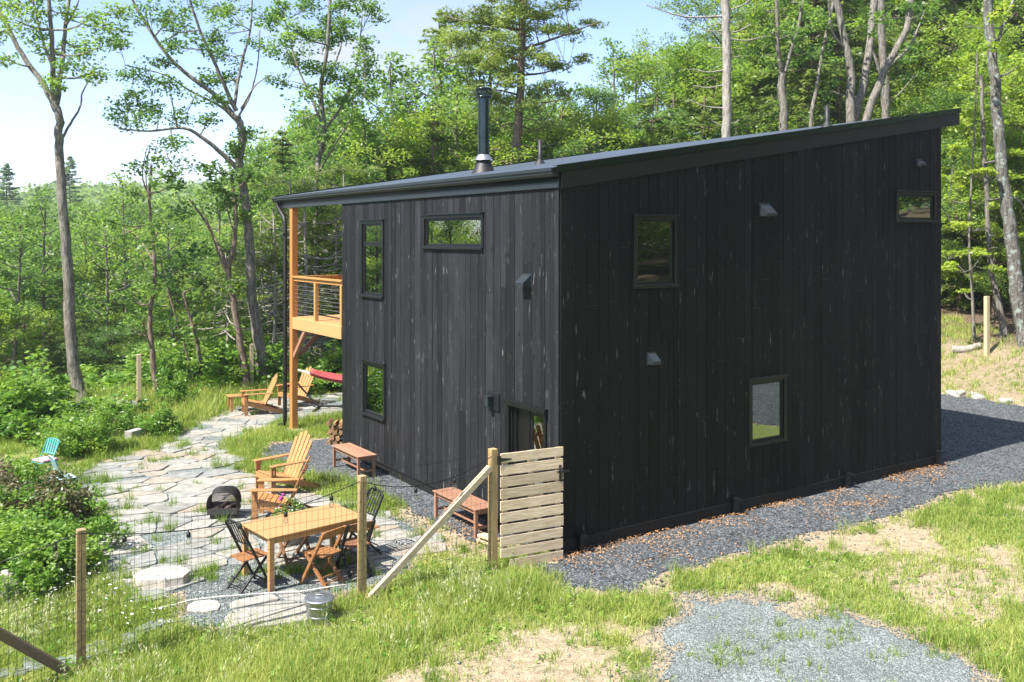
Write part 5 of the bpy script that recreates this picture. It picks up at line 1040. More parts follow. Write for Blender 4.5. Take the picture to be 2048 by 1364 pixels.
# white flowers near the fence and in the back border
def flowers(name, label, pts, n, spread, hrange, rad, mat, seed, cat='flowers'):
    q = np.random.default_rng(seed); cx = np.concatenate([G(a, b)[0] + q.normal(0, spread, n) for a, b in pts]); cy = np.concatenate([G(a, b)[1] + q.normal(0, spread, n) for a, b in pts])
    z = height(cx, cy) + q.uniform(*hrange, len(cx)); V = []; m = 7; a = np.linspace(0, 6.283, m, endpoint=False)
    tx, ty = q.normal(-.2, .35, len(cx)), q.normal(-.35, .3, len(cx)); R_ = rad * q.uniform(.7, 1.25, len(cx))
    V = np.stack([cx[:, None] + np.cos(a) * R_[:, None], cy[:, None] + np.sin(a) * R_[:, None], z[:, None] - (np.cos(a) * tx[:, None] * -1 + np.sin(a) * ty[:, None] * -1) * R_[:, None]], -1)
    Fc = np.arange(len(cx) * m).reshape(-1, m); tag(mesh_np(name, V.reshape(-1, 3), Fc, mat), label, cat, kind='stuff')
    return cx, cy, z
flowers('daisies', 'small white daisies in the tall grass behind the wire fence', [(210, 1200), (240, 1240), (290, 1230), (330, 1250), (220, 1280), (160, 1190), (120, 1230), (90, 1180), (180, 1160), (60, 1240), (370, 1265), (250, 1190)], 15, .28, (.18, .45), .017, M['petal'], 3)
flowers('white_blossoms', 'white blossoms on the leafy border at the back of the patio', [(170, 850), (200, 845), (150, 855), (230, 850), (120, 860), (255, 842)], 26, .5, (.35, .75), .03, M['petal'], 4)

# ---------------------------------------------------------------- shrubs and trees
def clump_mesh(cen, rad, per, Ls, Ws, r, flat=.62, sag=.25, ct=None, dirs=None):
    cen = np.asarray(cen, float); n = len(cen); rad = np.broadcast_to(rad, n)
    p = r.normal(0, 1, (n, per, 3)); p /= np.linalg.norm(p, axis=2, keepdims=True) + 1e-9; p *= (r.random((n, per, 1)) ** .45)
    P = cen[:, None] + p * rad[:, None, None] * np.array([1, 1, flat]); P = P.reshape(-1, 3)
    V, Fc = leaf_quads(P[:, 0], P[:, 1], P[:, 2], Ls * r.uniform(.7, 1.25, len(P)), Ws * r.uniform(.7, 1.25, len(P)), r, up=.5, sag=sag, dirs=(None if dirs is None else np.repeat(dirs, per, 0)))
    ct = r.random(n) if ct is None else ct
    return V, Fc, np.clip(np.repeat(ct, per) * .55 + r.random(n * per) * .35, 0, 1)
def spline(pts, k=5):
    P = [Vector(p) for p in pts]; P = [P[0] * 2 - P[1]] + P + [P[-1] * 2 - P[-2]]; out = []
    for i in range(1, len(P) - 2):
        for j in range(k):
            t = j / k; a, b, c, d_ = P[i - 1], P[i], P[i + 1], P[i + 2]
            out.append(.5 * ((2 * b) + (c - a) * t + (2 * a - 5 * b + 4 * c - d_) * t * t + (3 * b - a - 3 * c + d_) * t ** 3))
    out.append(P[-2]); return out
def tree(label, base, limbs, blobs, seed, bark='bark', leaf='leaf', per=40, Ls=.16, Ws=.095, crad=.42, flat=.6, name='tree', cat='tree', group=None, dead=None, twig=.011, crown='crown', sag=.25, root=True):
    """limbs: [(points, r0, r1)], blobs: [(centre, (rx, ry, rz), clumps)], all in world metres; base = foot of the trunk"""
    r = np.random.default_rng(seed); rp = random.Random(seed); th = thing(name, label, cat, base, 0, group); B = Vector(base); k = MB(); LP = []
    for i, (pts, r0, r1) in enumerate(limbs):
        S = spline([Vector(p) - B for p in pts]); n = len(S); rad = [r0 + (r1 - r0) * (j / (n - 1)) ** .8 for j in range(n)]
        if i == 0 and root: S = [S[0] - Vector((0, 0, .5))] + S; rad = [r0 * 1.5] + [rad[0] * 1.32, rad[1] * 1.1] + rad[2:] if n > 3 else [r0] + rad
        S = [p + Vector((rp.uniform(-1, 1), rp.uniform(-1, 1), 0)) * min(.03, rr_ * .25) for p, rr_ in zip(S, rad)]
        k.tube(S, rad, 9 if rad[0] > .05 else 6)
        LP += [(p, q) for p, q in zip(S, rad)][(1 if len(S) > 3 else 0):]
    LPa = np.array([tuple(p) for p, q in LP]); cens = []; rads = []; cts = []
    for (c, rd, m) in blobs:
        c = np.array(c, float) - np.array(B); d2 = np.linalg.norm((LPa - c) * np.array([1, 1, .8]), axis=1) + np.maximum(0, LPa[:, 2] - c[2]) * .7; j = int(np.argmin(d2)); s0 = Vector(LPa[j]); e0 = Vector(c)
        mid = (s0 + e0) / 2 + Vector((0, 0, -.06 * (e0 - s0).length)); r0 = min(LP[j][1] * .6, .02 + .012 * (e0 - s0).length); sub = spline([s0, mid, e0], 3)
        if (e0 - s0).length > .15: k.tube(sub, [r0 * (1 - .6 * q / (len(sub) - 1)) for q in range(len(sub))], 5, False)
        bt = r.random()
        for _ in range(m):
            v = r.normal(0, 1, 3); v /= np.linalg.norm(v); v *= r.random() ** .4; p = c + v * np.array(rd); cens.append(p); rads.append(crad * r.uniform(.7, 1.25)); cts.append(bt * .5 + r.random() * .5)
            q = sub[rp.randrange(1, len(sub))]; pv = Vector(p); k.tube([q, (q + pv) / 2 + Vector((0, 0, -.05)), pv], [twig, twig * .8, twig * .4], 3, False)
    for (a, b) in (dead or []):
        a = Vector(a) - B; b = Vector(b) - B; m = (a + b) / 2 + Vector((0, 0, -.08 * (b - a).length)); L_ = (b - a).length; S = spline([a, m, b], 3); k.tube(S, [.012 + .012 * L_ * (1 - q / (len(S) - 1)) + .004 for q in range(len(S))], 5, False)
        for _ in range(int(L_ * 3)): q = S[rp.randrange(2, len(S))]; e_ = q + (b - a).normalized() * rp.uniform(.1, .35) + Vector((rp.uniform(-.2, .2), rp.uniform(-.2, .2), rp.uniform(-.25, .2))); k.tube([q, e_], [.006, .003], 3, False)
    k.build('trunk', M[bark], th)
    if cens:
        V, Fc, tn = clump_mesh(cens, np.array(rads), per, Ls, Ws, r, flat=flat, ct=np.array(cts), sag=sag); mesh_np(crown, V, Fc, M[leaf], tint=tn, parent=th)
    return th
def pxtree(label, Y, trunk, limbs, blobs, seed, dscale=1.0, cm=1.0, ground_base=True, **kw):
    """same, but traced over the photo: trunk/limb points (px, py[, dY]) and blobs (px, py, rx, ry) become real places round the distance Y"""
    rr_ = random.Random(seed)
    def W(p): return P3(p[0], p[1], Y + (p[2] if len(p) > 2 else 0))
    base = W(trunk[0][0]); zb = zg(base[0], base[1]) if ground_base else base[2]
    T = [W(p) for p in trunk[0]]; T[0] = (T[0][0], T[0][1], zb); base = (T[0][0], T[0][1], zb)
    Lm = [(T, trunk[1], trunk[2])]
    for pts, a, b in limbs:
        dy = rr_.uniform(-1.6, 1.6) * dscale; n = len(pts); Lm.append(([W((p[0], p[1], (p[2] if len(p) > 2 else 0) + dy * i / max(1, n - 1))) for i, p in enumerate(pts)], a, b))
    Bl = []
    for b in blobs:
        dy = rr_.uniform(-1.8, 1.8) * dscale; c = W((b[0], b[1], dy)); s = (Y + dy) / F; rx, rz_ = b[2] * s, b[3] * s; m = max(3, int(cm * rx * rz_ * 15)) if len(b) < 5 else b[4]
        Bl.append((c, (rx, rx * .9, rz_), m))
    dead = kw.pop('dead_px', None)
    if dead: kw['dead'] = [(W(a), W(b)) for a, b in dead]
    return tree(label, base, Lm, Bl, seed, **kw)
# trees that can be told apart in the photograph
pxtree('tall slender grey tree with a forked top standing alone at the far left', 27.2,
  ([(165, 812), (150, 740), (140, 640), (135, 520), (128, 420), (118, 310), (119, 245), (108, 200)], .19, .105),
  [([(112, 222), (85, 165), (45, 110), (0, 25), (-40, -50)], .095, .05), ([(108, 205), (105, 120), (103, 60), (92, -60)], .085, .05), ([(113, 208), (126, 110), (132, 40), (150, -60)], .08, .045),
   ([(125, 275), (145, 240), (160, 215), (165, 185), (182, 155)], .045, .02), ([(104, 130), (85, 80), (66, 0), (50, -60)], .045, .03), ([(132, 50), (150, 20), (170, -40)], .04, .02)],
  [(30, 40, 42, 30), (8, 112, 26, 22), (60, 55, 28, 26), (90, 100, 18, 20), (140, 120, 22, 20), (160, 95, 34, 24), (200, 95, 34, 26), (190, 145, 20, 12), (180, 40, 38, 26), (230, 55, 30, 24), (110, 25, 36, 22), (50, 5, 50, 20), (240, 15, 34, 20), (-40, 60, 40, 50), (90, -40, 110, 30), (105, 165, 12, 16)],
  101, bark='bark', leaf='leaf', Ls=.125, Ws=.07, cm=1.35, per=80, crad=.46)
pxtree('tall leaning tree with long left-reaching limbs behind the far chairs', 29.0,
  ([(528, 788), (520, 700), (505, 600), (500, 500), (490, 400), (478, 330), (485, 270), (474, 232)], .185, .11),
  [([(477, 338), (440, 303), (400, 272), (365, 256), (300, 262), (240, 258)], .09, .02), ([(478, 242), (430, 190), (350, 128), (300, 60), (265, 0), (240, -50)], .085, .03), ([(472, 222), (440, 150), (400, 60), (370, -30)], .075, .03),
   ([(468, 212), (480, 140), (500, 60), (505, -40)], .06, .025), ([(476, 245), (440, 212), (380, 182), (330, 150), (250, 130)], .05, .015), ([(482, 218), (510, 172), (542, 150)], .035, .012), ([(476, 235), (500, 190), (515, 130), (520, 60)], .04, .015)],
  [(236, 246, 24, 18), (280, 236, 30, 20), (322, 214, 36, 24), (372, 228, 30, 20), (415, 240, 24, 16), (250, 150, 28, 20), (268, 185, 24, 16), (310, 115, 32, 20), (322, 60, 30, 24), (380, 95, 40, 28), (425, 60, 36, 26), (452, 110, 30, 26), (400, 160, 34, 22), (462, 30, 38, 24), (345, 20, 36, 20), (290, 25, 34, 20), (500, 262, 24, 14), (345, 290, 22, 12), (430, 10, 50, 20), (525, 30, 34, 26), (300, 165, 24, 16), (425, 195, 24, 18), (340, 172, 24, 16), (255, 215, 20, 14), (380, 45, 34, 22), (240, 80, 18, 14), (460, 160, 20, 16), (520, 90, 20, 18), (470, 300, 14, 12), (350, -40, 140, 25)],
  102, bark='bark', leaf='leaf', Ls=.125, Ws=.07, cm=1.35, per=80, crad=.46)
pxtree('thin forked tree with a bare left limb left of the leaning tree', 28.4,
  ([(497, 790), (482, 690), (467, 600), (457, 545), (470, 480), (471, 420), (462, 345)], .125, .05),
  [([(458, 548), (440, 500), (412, 445), (378, 398)], .07, .025), ([(458, 560), (436, 505), (418, 450), (400, 410)], .035, .012), ([(470, 430), (485, 380), (505, 350)], .035, .012), ([(469, 470), (455, 420), (448, 380)], .03, .01)],
  [(466, 402, 26, 16), (444, 372, 24, 14), (482, 432, 18, 14), (502, 350, 26, 12), (462, 350, 24, 14), (505, 400, 18, 12), (470, 500, 8, 14), (472, 575, 10, 12), (425, 335, 20, 10)], 103, bark='barkb', leaf='leafd', Ls=.17, Ws=.10, cm=1.5, per=40)
pxtree('crooked leafy young tree right behind the lone back left post', 27.6,
  ([(316, 795), (306, 720), (300, 640), (309, 560), (306, 480), (299, 400), (303, 330)], .10, .03),
  [([(308, 480), (330, 440), (375, 425)], .03, .012), ([(306, 520), (280, 480), (245, 455)], .03, .012), ([(300, 400), (285, 350), (295, 290)], .03, .01), ([(303, 700), (290, 660), (285, 640)], .03, .01)],
  [(296, 572, 30, 26), (268, 602, 30, 22), (330, 505, 28, 22), (285, 480, 34, 22), (322, 445, 24, 18), (365, 425, 34, 14), (235, 448, 34, 16), (292, 330, 34, 14), (338, 372, 24, 14), (300, 640, 34, 16), (270, 655, 22, 14), (330, 640, 20, 16), (260, 530, 24, 18), (345, 345, 20, 12)], 104, bark='barkb', leaf='leaf', Ls=.16, Ws=.09, cm=1.25)
pxtree('small dark leafed tree between the young tree and the leaning tree', 30.0,
  ([(408, 757), (396, 690), (381, 640), (366, 585)], .075, .04),
  [([(381, 640), (400, 600), (410, 560)], .03, .012), ([(375, 620), (345, 590), (330, 560)], .03, .012)],
  [(372, 640, 40, 22), (345, 596, 34, 24), (402, 605, 30, 24), (360, 548, 38, 24), (405, 560, 26, 18), (325, 560, 26, 18), (385, 510, 30, 18), (420, 640, 24, 14)], 105, bark='barkb', leaf='leafd', cm=1.7, Ls=.17, Ws=.10)
pxtree('broad bright green tree with ivy on its pale trunk left of the flue', 35.0,
  ([(655, 800), (645, 690), (634, 560), (632, 420), (637, 330), (648, 260), (642, 180), (655, 90), (660, 0)], .15, .06),
  [([(645, 250), (620, 190), (590, 120), (570, 40)], .06, .02), ([(650, 260), (690, 200), (715, 120), (725, 30)], .06, .02), ([(640, 340), (670, 290), (700, 240), (730, 190)], .045, .015), ([(648, 170), (680, 100), (690, 20)], .05, .02), ([(645, 200), (610, 170), (570, 160)], .03, .012)],
  [(590, 60, 40, 32), (640, 70, 40, 34), (690, 60, 40, 36), (730, 100, 26, 34), (600, 125, 36, 24), (650, 140, 36, 26), (700, 150, 34, 28), (738, 180, 20, 24), (560, 30, 36, 28), (620, 10, 44, 26), (690, 5, 44, 26), (735, 30, 26, 30), (560, 90, 26, 22), (620, 185, 26, 16), (690, 205, 26, 18), (720, 230, 22, 14), (640, 270, 14, 30), (646, 330, 10, 34), (560, 160, 24, 14), (740, 140, 16, 20), (640, 400, 10, 30), (600, 235, 20, 12)], 106, bark='bark', leaf='leaf', cm=1.7, Ls=.14, Ws=.085, per=64)
pxtree('big hemlock with a thick trunk and long drooping boughs right of the flue', 36.0,
  ([(1035, 470), (1032, 330), (1038, 240), (1042, 130), (1045, 30), (1048, -80)], .21, .12),
  [([(1042, 100), (1100, 80), (1150, 62), (1198, 44)], .07, .015), ([(1042, 40), (1090, 25), (1140, 5)], .06, .015), ([(1040, 150), (1090, 145), (1140, 125)], .06, .015), ([(1040, 60), (980, 50), (920, 40), (885, 30)], .07, .015), ([(1040, 120), (980, 105), (920, 110), (880, 125)], .06, .015),
   ([(1038, 190), (990, 180), (940, 190)], .05, .012), ([(1038, 200), (1090, 205), (1140, 195)], .05, .012), ([(1036, 250), (1080, 262), (1110, 250)], .04, .012), ([(1036, 245), (1000, 250), (965, 240)], .04, .012), ([(1042, 0), (1000, -20), (940, -30)], .05, .02)],
  [(1186, 48, 22, 8), (1150, 64, 28, 12), (1110, 60, 26, 14), (1085, 25, 36, 18), (1130, 8, 34, 12), (1020, 30, 40, 22), (965, 40, 34, 24), (910, 40, 30, 22), (890, 75, 24, 16), (925, 112, 34, 20), (975, 118, 32, 20), (1005, 80, 28, 20), (1080, 118, 30, 16), (1120, 130, 28, 14), (1030, 160, 24, 12), (1090, 170, 30, 12), (945, 180, 32, 14), (1000, 192, 26, 12), (1138, 192, 26, 10), (1060, 215, 26, 10), (970, 235, 24, 10), (1100, 250, 26, 8), (1050, -30, 110, 22), (1020, 100, 20, 14), (1160, 120, 20, 8), (1045, 70, 18, 24), (1040, 130, 16, 18), (1038, 200, 16, 12), (1060, 100, 24, 16), (1000, 145, 28, 14), (1070, 50, 26, 16), (1030, 10, 30, 18), (920, 80, 34, 18), (960, 80, 30, 16), (1035, 260, 14, 12), (1010, 215, 26, 10), (1075, 190, 24, 10)],
  107, bark='barkb', leaf='needle', name='hemlock_tree', Ls=.24, Ws=.055, per=64, flat=.34, crad=.52, cm=3.0, sag=.2,
  dead_px=[((1034, 280), (980, 300)), ((1034, 300), (1090, 320)), ((1033, 260), (1010, 235)), ((1036, 230), (1090, 240)), ((1034, 310), (960, 330)), ((1036, 290), (1120, 285)), ((1036, 220), (1000, 200))])
pxtree('bleached bare trunk with short dead branches rising behind the roof', 33.0,
  ([(1455, 520), (1453, 300), (1453, 200), (1452, 80), (1449, -40), (1447, -140)], .17, .145), [], [], 108, bark='snag', name='dead_tree',
  dead_px=[((1448, 32), (1293, 10)), ((1448, 60), (1400, 58)), ((1448, 140), (1384, 138)), ((1447, 170), (1386, 171)), ((1447, 216), (1375, 198)), ((1458, 20), (1510, -8)), ((1458, 66), (1502, 48)), ((1458, 78), (1530, 72)), ((1448, 250), (1425, 242)), ((1458, 112), (1480, 112)), ((1448, 95), (1415, 92)), ((1458, 250), (1478, 240)), ((1447, 40), (1420, 52))])
pxtree('forked grey tree just right of the bleached trunk', 40.0,
  ([(1570, 520), (1568, 260), (1563, 170), (1566, 140)], .22, .15), [([(1564, 150), (1556, 100), (1555, 40), (1550, -60)], .11, .07), ([(1570, 145), (1582, 100), (1600, 40), (1615, -60)], .09, .06)],
  [(1540, 70, 40, 26), (1590, 60, 36, 24), (1530, 20, 40, 26), (1600, 110, 30, 18), (1545, 130, 24, 16), (1620, 20, 40, 26), (1580, 0, 40, 20)], 109, bark='bark', cm=1.0, Ls=.19, Ws=.115)
pxtree('cluster of leaning grey stems behind the high end of the roof', 38.0,
  ([(1702, 520), (1700, 240), (1702, 160), (1692, 90), (1672, 0), (1660, -100)], .21, .12),
  [([(1706, 300), (1712, 232), (1735, 130), (1748, 0), (1752, -90)], .20, .13), ([(1722, 320), (1735, 235), (1770, 140), (1812, 60), (1832, -60)], .19, .12), ([(1770, 140), (1820, 90), (1850, 20)], .07, .03), ([(1692, 100), (1664, 60), (1655, -40)], .06, .04)],
  [(1640, 40, 40, 26), (1720, 50, 36, 26), (1790, 30, 40, 26), (1850, 20, 36, 26), (1680, 130, 26, 18), (1830, 110, 36, 20), (1700, -20, 60, 24), (1740, 170, 22, 14), (1660, 180, 24, 16)], 110, bark='bark', cm=.8, Ls=.19, Ws=.115)
pxtree('slim pale leaning tree between the forked tree and the stem cluster', 39.0,
  ([(1612, 520), (1622, 260), (1632, 180), (1650, 80), (1672, -20)], .10, .06), [], [(1640, 100, 30, 20), (1655, 40, 30, 20)], 111, bark='bark', cm=.8, Ls=.19, Ws=.115)
pxtree('thick straight grey tree behind the highest roof corner', 41.0,
  ([(1775, 520), (1772, 230), (1768, 150), (1765, 90), (1760, -60)], .21, .15), [([(1768, 170), (1755, 130), (1745, 100)], .10, .05), ([(1780, 205), (1805, 180), (1830, 150)], .04, .02)], [(1790, 120, 30, 20), (1750, 60, 30, 20), (1820, 150, 30, 16)], 112, bark='bark', cm=.8, Ls=.19, Ws=.115)
pxtree('thick lichen covered trunk at the right edge of the picture', 30.0,
  ([(2054, 690), (2036, 600), (2026, 500), (2012, 400), (2001, 300), (1991, 180), (1979, 60), (1970, -60)], .25, .13),
  [([(2050, 560), (2062, 480), (2050, 420), (2030, 395)], .05, .03), ([(1985, 120), (2010, 40), (2040, -30)], .06, .03)],
  [(1960, 20, 40, 22), (2020, 50, 40, 26), (2040, 130, 30, 20), (1990, 90, 26, 16), (1920, 50, 34, 20), (2030, 0, 40, 22)], 113, bark='barkl', leaf='leafy', cm=1.0, Ls=.17, Ws=.11)
pxtree('slim maple sapling with bright layered leaves beside the shaded wall', 31.5,
  ([(1948, 690), (1944, 580), (1938, 480), (1942, 380), (1950, 240), (1955, 100)], .055, .02),
  [([(1940, 480), (1915, 440), (1895, 430)], .015, .006), ([(1940, 430), (1970, 400), (2000, 400)], .015, .006), ([(1944, 560), (1915, 530), (1892, 520)], .015, .006), ([(1942, 540), (1975, 500), (1995, 495)], .015, .006), ([(1948, 260), (1915, 240), (1890, 235)], .015, .006)],
  [(1905, 300, 24, 12), (1950, 280, 28, 12), (1990, 300, 20, 10), (1915, 350, 30, 10), (1965, 345, 26, 10), (1900, 400, 22, 10), (1950, 400, 30, 10), (1995, 415, 18, 10), (1905, 450, 26, 9), (1960, 450, 30, 9), (1915, 500, 30, 9), (1970, 505, 28, 9), (1900, 535, 20, 8), (1950, 550, 26, 8), (1925, 580, 20, 7), (1990, 540, 20, 8), (1900, 250, 24, 12), (1950, 220, 30, 14), (2000, 240, 24, 12), (1985, 180, 28, 14), (1930, 170, 30, 14), (1900, 120, 30, 14), (1960, 120, 34, 14), (2020, 350, 18, 10), (2025, 470, 18, 8)], 114, bark='bark', leaf='leafy', name='maple_sapling', cm=4.2, crad=.30, flat=.30, Ls=.15, Ws=.11, per=34, sag=.1)
pxtree('curved thin grey tree between the sapling and the lichen covered trunk', 31.5,
  ([(2008, 668), (2000, 620), (1985, 560), (1978, 500), (1975, 420), (1968, 300), (1962, 150)], .12, .06), [], [(1990, 460, 24, 9), (2010, 390, 24, 10), (2030, 300, 24, 12)], 115, bark='bark', leaf='leafy', cm=1.6, crad=.32, flat=.35)
pxtree('skinny half dead young tree with sparse leaves against the sky', 30.5,
  ([(388, 800), (372, 700), (330, 560), (300, 420), (292, 350), (300, 290)], .04, .015), [([(298, 400), (320, 350), (345, 310)], .015, .005), ([(296, 380), (330, 360), (390, 345)], .014, .005), ([(293, 350), (315, 300), (330, 270)], .012, .004)],
  [(330, 300, 30, 16, 6), (360, 330, 34, 14, 6), (310, 340, 24, 14, 5), (390, 330, 20, 12, 4)], 116, bark='barkb', leaf='leaf', per=12, Ls=.14, Ws=.07, crad=.5)

# bare hemlocks with long pale dead boughs, behind the deck and the far chairs
for i, (px, Yq, H_) in enumerate(((545, 31.5, 6.0), (578, 33, 7.5), (606, 32, 7), (618, 36, 8.5), (668, 34, 8), (686, 33, 7.5), (520, 36, 7.5), (450, 35, 6))):
    X0 = (px - 1024) / F * Yq; z0 = zg(X0, Yq); rd = random.Random(300 + i); dd = []
    for j in range(30): zz_ = z0 + rd.uniform(1.0, H_ * .8); a = rd.uniform(0, 6.283); L_ = rd.uniform(.9, 2.6) * (1 - .5 * (zz_ - z0) / H_); dd.append(((X0, Yq, zz_), (X0 + math.cos(a) * L_, Yq + math.sin(a) * L_, zz_ - rd.uniform(-.05, .35) * L_)))
    bl = [((X0 + rd.uniform(-.8, .8), Yq + rd.uniform(-.8, .8), z0 + H_ * rd.uniform(.62, 1.0)), (.8, .8, .35), 4) for _ in range(7)]
    tree('half dead hemlock with long bare pale boughs behind the deck', (X0, Yq, z0), [([(X0, Yq, z0), (X0 + .1, Yq, z0 + H_ * .5), (X0, Yq + .1, z0 + H_)], .085, .03)], bl, 310 + i, bark='snag', leaf='needle', Ls=.2, Ws=.05, per=50, flat=.35, name='hemlock_tree', group='half dead hemlocks behind the deck', dead=dd)
# prototypes for the wood: built once, copied many times
def broadleaf(label, H, cb, R_, nl, seed, bark, leaf, per=34, Ls=.21, Ws=.13, crad=.55, cl=5, name='tree'):
    rr_ = random.Random(seed); lean = (rr_.uniform(-.06, .06) * H, rr_.uniform(-.06, .06) * H); r0 = .0115 * H + .02
    P = [Vector((lean[0] * q + .15 * math.sin(q * 5 + seed), lean[1] * q + .12 * math.cos(q * 4 + seed), H * .94 * q)) for q in (0, .2, .4, .6, .8, 1)]; S = spline(P, 4)
    limbs = [(P, r0, r0 * .2)]; blobs = []
    for i in range(nl):
        f = cb + (.97 - cb) * (i + rr_.random() * .6) / nl; a = i * 2.4 + rr_.uniform(-.5, .5); g = (f - cb) / (1 - cb); L_ = R_ * (math.sin(math.pi * min(1, .18 + g * .82)) ** .7 + .08) * rr_.uniform(.75, 1.15); up = .35 + .9 * g
        s0 = S[min(len(S) - 1, int(f * (len(S) - 1)))]; d_ = Vector((math.cos(a), math.sin(a), up * .7)); e0 = s0 + d_ * L_; m = s0 + d_ * L_ * .5 + Vector((0, 0, -.08 * L_)); limbs.append(([s0, m, e0], r0 * .38 * (1 - .6 * g), .015))
        for q in (.45, .75, 1.02): c = s0 + d_ * L_ * q; b_ = .55 + .30 * L_ / 2; blobs.append((c + Vector((rr_.uniform(-.3, .3), rr_.uniform(-.3, .3), rr_.uniform(-.1, .4))), (b_ * 1.15, b_ * 1.15, b_ * .62), cl))
    blobs.append((S[-1], (R_ * .3, R_ * .3, R_ * .3), cl * 2))
    t = tree(label, (0, 0, 0), limbs, blobs, seed, bark=bark, leaf=leaf, per=per, Ls=Ls, Ws=Ws, crad=crad, name=name, twig=.012); t['H'] = H; return t
def conifer(label, H, cb, R_, seed, leaf='needle', bark='barkb', dens=1.0, Ls=.34, Ws=.085, droop=.15, deadn=14, name='hemlock_tree'):
    r = np.random.default_rng(seed); rr_ = random.Random(seed); th = thing(name, label, 'tree', (0, 0, 0)); k = MB(); r0 = .012 * H + .02
    tp = lambda z: Vector((.12 * math.sin(z * .4 + seed), .12 * math.cos(z * .35), z)); zs = np.linspace(-.5, H, 16); k.tube([tp(z) for z in zs], [max(.015, r0 * (1 - .93 * max(0, z) / H)) for z in zs], 8)
    z = H * cb; C_ = []; D_ = []; T_ = []
    while z < H - .2:
        g = (z - H * cb) / (H * (1 - cb)); m = rr_.choice((3, 4, 5))
        for j in range(m):
            a = rr_.uniform(0, 6.283); L_ = R_ * (1 - g) ** .75 * rr_.uniform(.6, 1.15) + .25; d_ = np.array([math.cos(a), math.sin(a), 0]); s0 = np.array(tp(z)); up = .25 * (g - .2)
            k.tube([Vector(s0), Vector(s0 + d_ * L_ * .5 + np.array([0, 0, up * L_ * .5])), Vector(s0 + d_ * L_ + np.array([0, 0, up * L_ - droop * L_ * .6]))], [.018 + .006 * L_, .012, .005], 4, False)
            n = int(L_ * 34 * dens) + 8; q = r.uniform(.18, 1.05, n); side = r.normal(0, .20 * L_ * .55 + .06, n) * (1.15 - q); lat = np.array([-d_[1], d_[0], 0])
            C_.append(s0 + d_ * (L_ * q)[:, None] + lat * side[:, None] + np.array([0, 0, 1.0]) * (up * L_ * q - droop * L_ * .6 * q ** 2 - .03 * np.abs(side) + r.normal(0, .05, n))[:, None])
            D_.append(d_ * .8 + lat * np.sign(side)[:, None] * .8 + np.array([0, 0, -.25])); T_.append(np.full(n, rr_.random()) * .5 + r.random(n) * .4)
        z += rr_.uniform(.22, .42) * (1 + .3 * (1 - g))
    for _ in range(deadn): zd = rr_.uniform(.08, cb + .08) * H; a = rr_.uniform(0, 6.283); L_ = rr_.uniform(.5, R_ * .8); s0 = tp(zd); e_ = s0 + Vector((math.cos(a) * L_, math.sin(a) * L_, rr_.uniform(-.4, .2) * L_)); k.tube([s0, (s0 + e_) / 2 + Vector((0, 0, .06)), e_], [.018, .012, .004], 4, False)
    k.build('trunk', M[bark], th); c = np.concatenate(C_); dd = np.concatenate(D_); V, Fc = leaf_quads(c[:, 0], c[:, 1], c[:, 2], Ls * r.uniform(.6, 1.3, len(c)), Ws * r.uniform(.7, 1.4, len(c)), r, up=1.2, dirs=dd)
    mesh_np('crown', V, Fc, M[leaf], tint=np.concatenate(T_), parent=th); th['H'] = H; return th
def shrubproto(label, w, h, seed, leaf, Ls=.09, Ws=.05, n=90, per=40, bark='barkb', name='shrub', cat='shrub'):
    r = np.random.default_rng(seed); th = thing(name, label, cat, (0, 0, 0)); k = MB(); v = r.normal(0, 1, (n, 3)); v[:, 2] = np.abs(v[:, 2]) * .9 + .05; v /= np.linalg.norm(v, axis=1, keepdims=True); v *= r.random((n, 1)) ** .35
    lump = 1 + .5 * np.sin(v[:, :1] * 5 + seed) * np.cos(v[:, 1:2] * 4 + seed); c = v * lump * np.array([w / 2, w / 2, h * .9]) * (1 + .4 * (r.random((n, 1)) < .14) * r.random((n, 1))) + np.array([0, 0, .12])
    for p in c[::2]: k.tube([Vector((p[0] * .15, p[1] * .15, -.1)), Vector((p[0] * .5, p[1] * .5, p[2] * .55)), Vector(p)], [.014, .009, .004], 4, False)
    k.build('stem', M[bark], th); V, Fc, tn = clump_mesh(c, .20 * r.uniform(.7, 1.3, n) * (w / 1.6) ** .5, per, Ls, Ws, r, flat=.8, sag=.1); mesh_np('foliage', V, Fc, M[leaf], tint=tn, parent=th); th['H'] = h; return th
PROTO = {}; FIRST = {}
def add_proto(k, o): PROTO[k] = o; FIRST[k] = True
add_proto('A', broadleaf('x', 19, .42, 4.2, 17, 1, 'bark', 'leaf', per=80, Ls=.135, Ws=.082)); add_proto('B', broadleaf('x', 21, .50, 3.6, 15, 2, 'bark', 'leafy', per=80, Ls=.135, Ws=.082)); add_proto('C', broadleaf('x', 17, .30, 3.8, 17, 3, 'barkb', 'leaf', per=72, Ls=.135, Ws=.082))
add_proto('D', broadleaf('x', 10, .12, 3.2, 18, 4, 'barkb', 'leaf', cl=6, per=70, Ls=.13, Ws=.08)); add_proto('E', broadleaf('x', 9, .10, 2.9, 16, 5, 'barkb', 'leafy', cl=6, per=70, Ls=.13, Ws=.08)); add_proto('Z', broadleaf('x', 11, .15, 3.4, 18, 6, 'barkb', 'leafd', cl=6, per=70, Ls=.13, Ws=.08))
add_proto('F', conifer('x', 16, .16, 3.0, 7)); add_proto('H', conifer('x', 19, .42, 3.1, 8, dens=.85, deadn=30)); add_proto('I', conifer('x', 7, .05, 2.4, 9, dens=1.3, deadn=2, Ls=.26, Ws=.07))
add_proto('S', broadleaf('x', 15, .55, 2.2, 10, 10, 'bark', 'leaf', per=22, cl=3)); add_proto('U', shrubproto('x', 2.6, 1.5, 12, 'shrub', Ls=.15, Ws=.09, n=110, per=34))
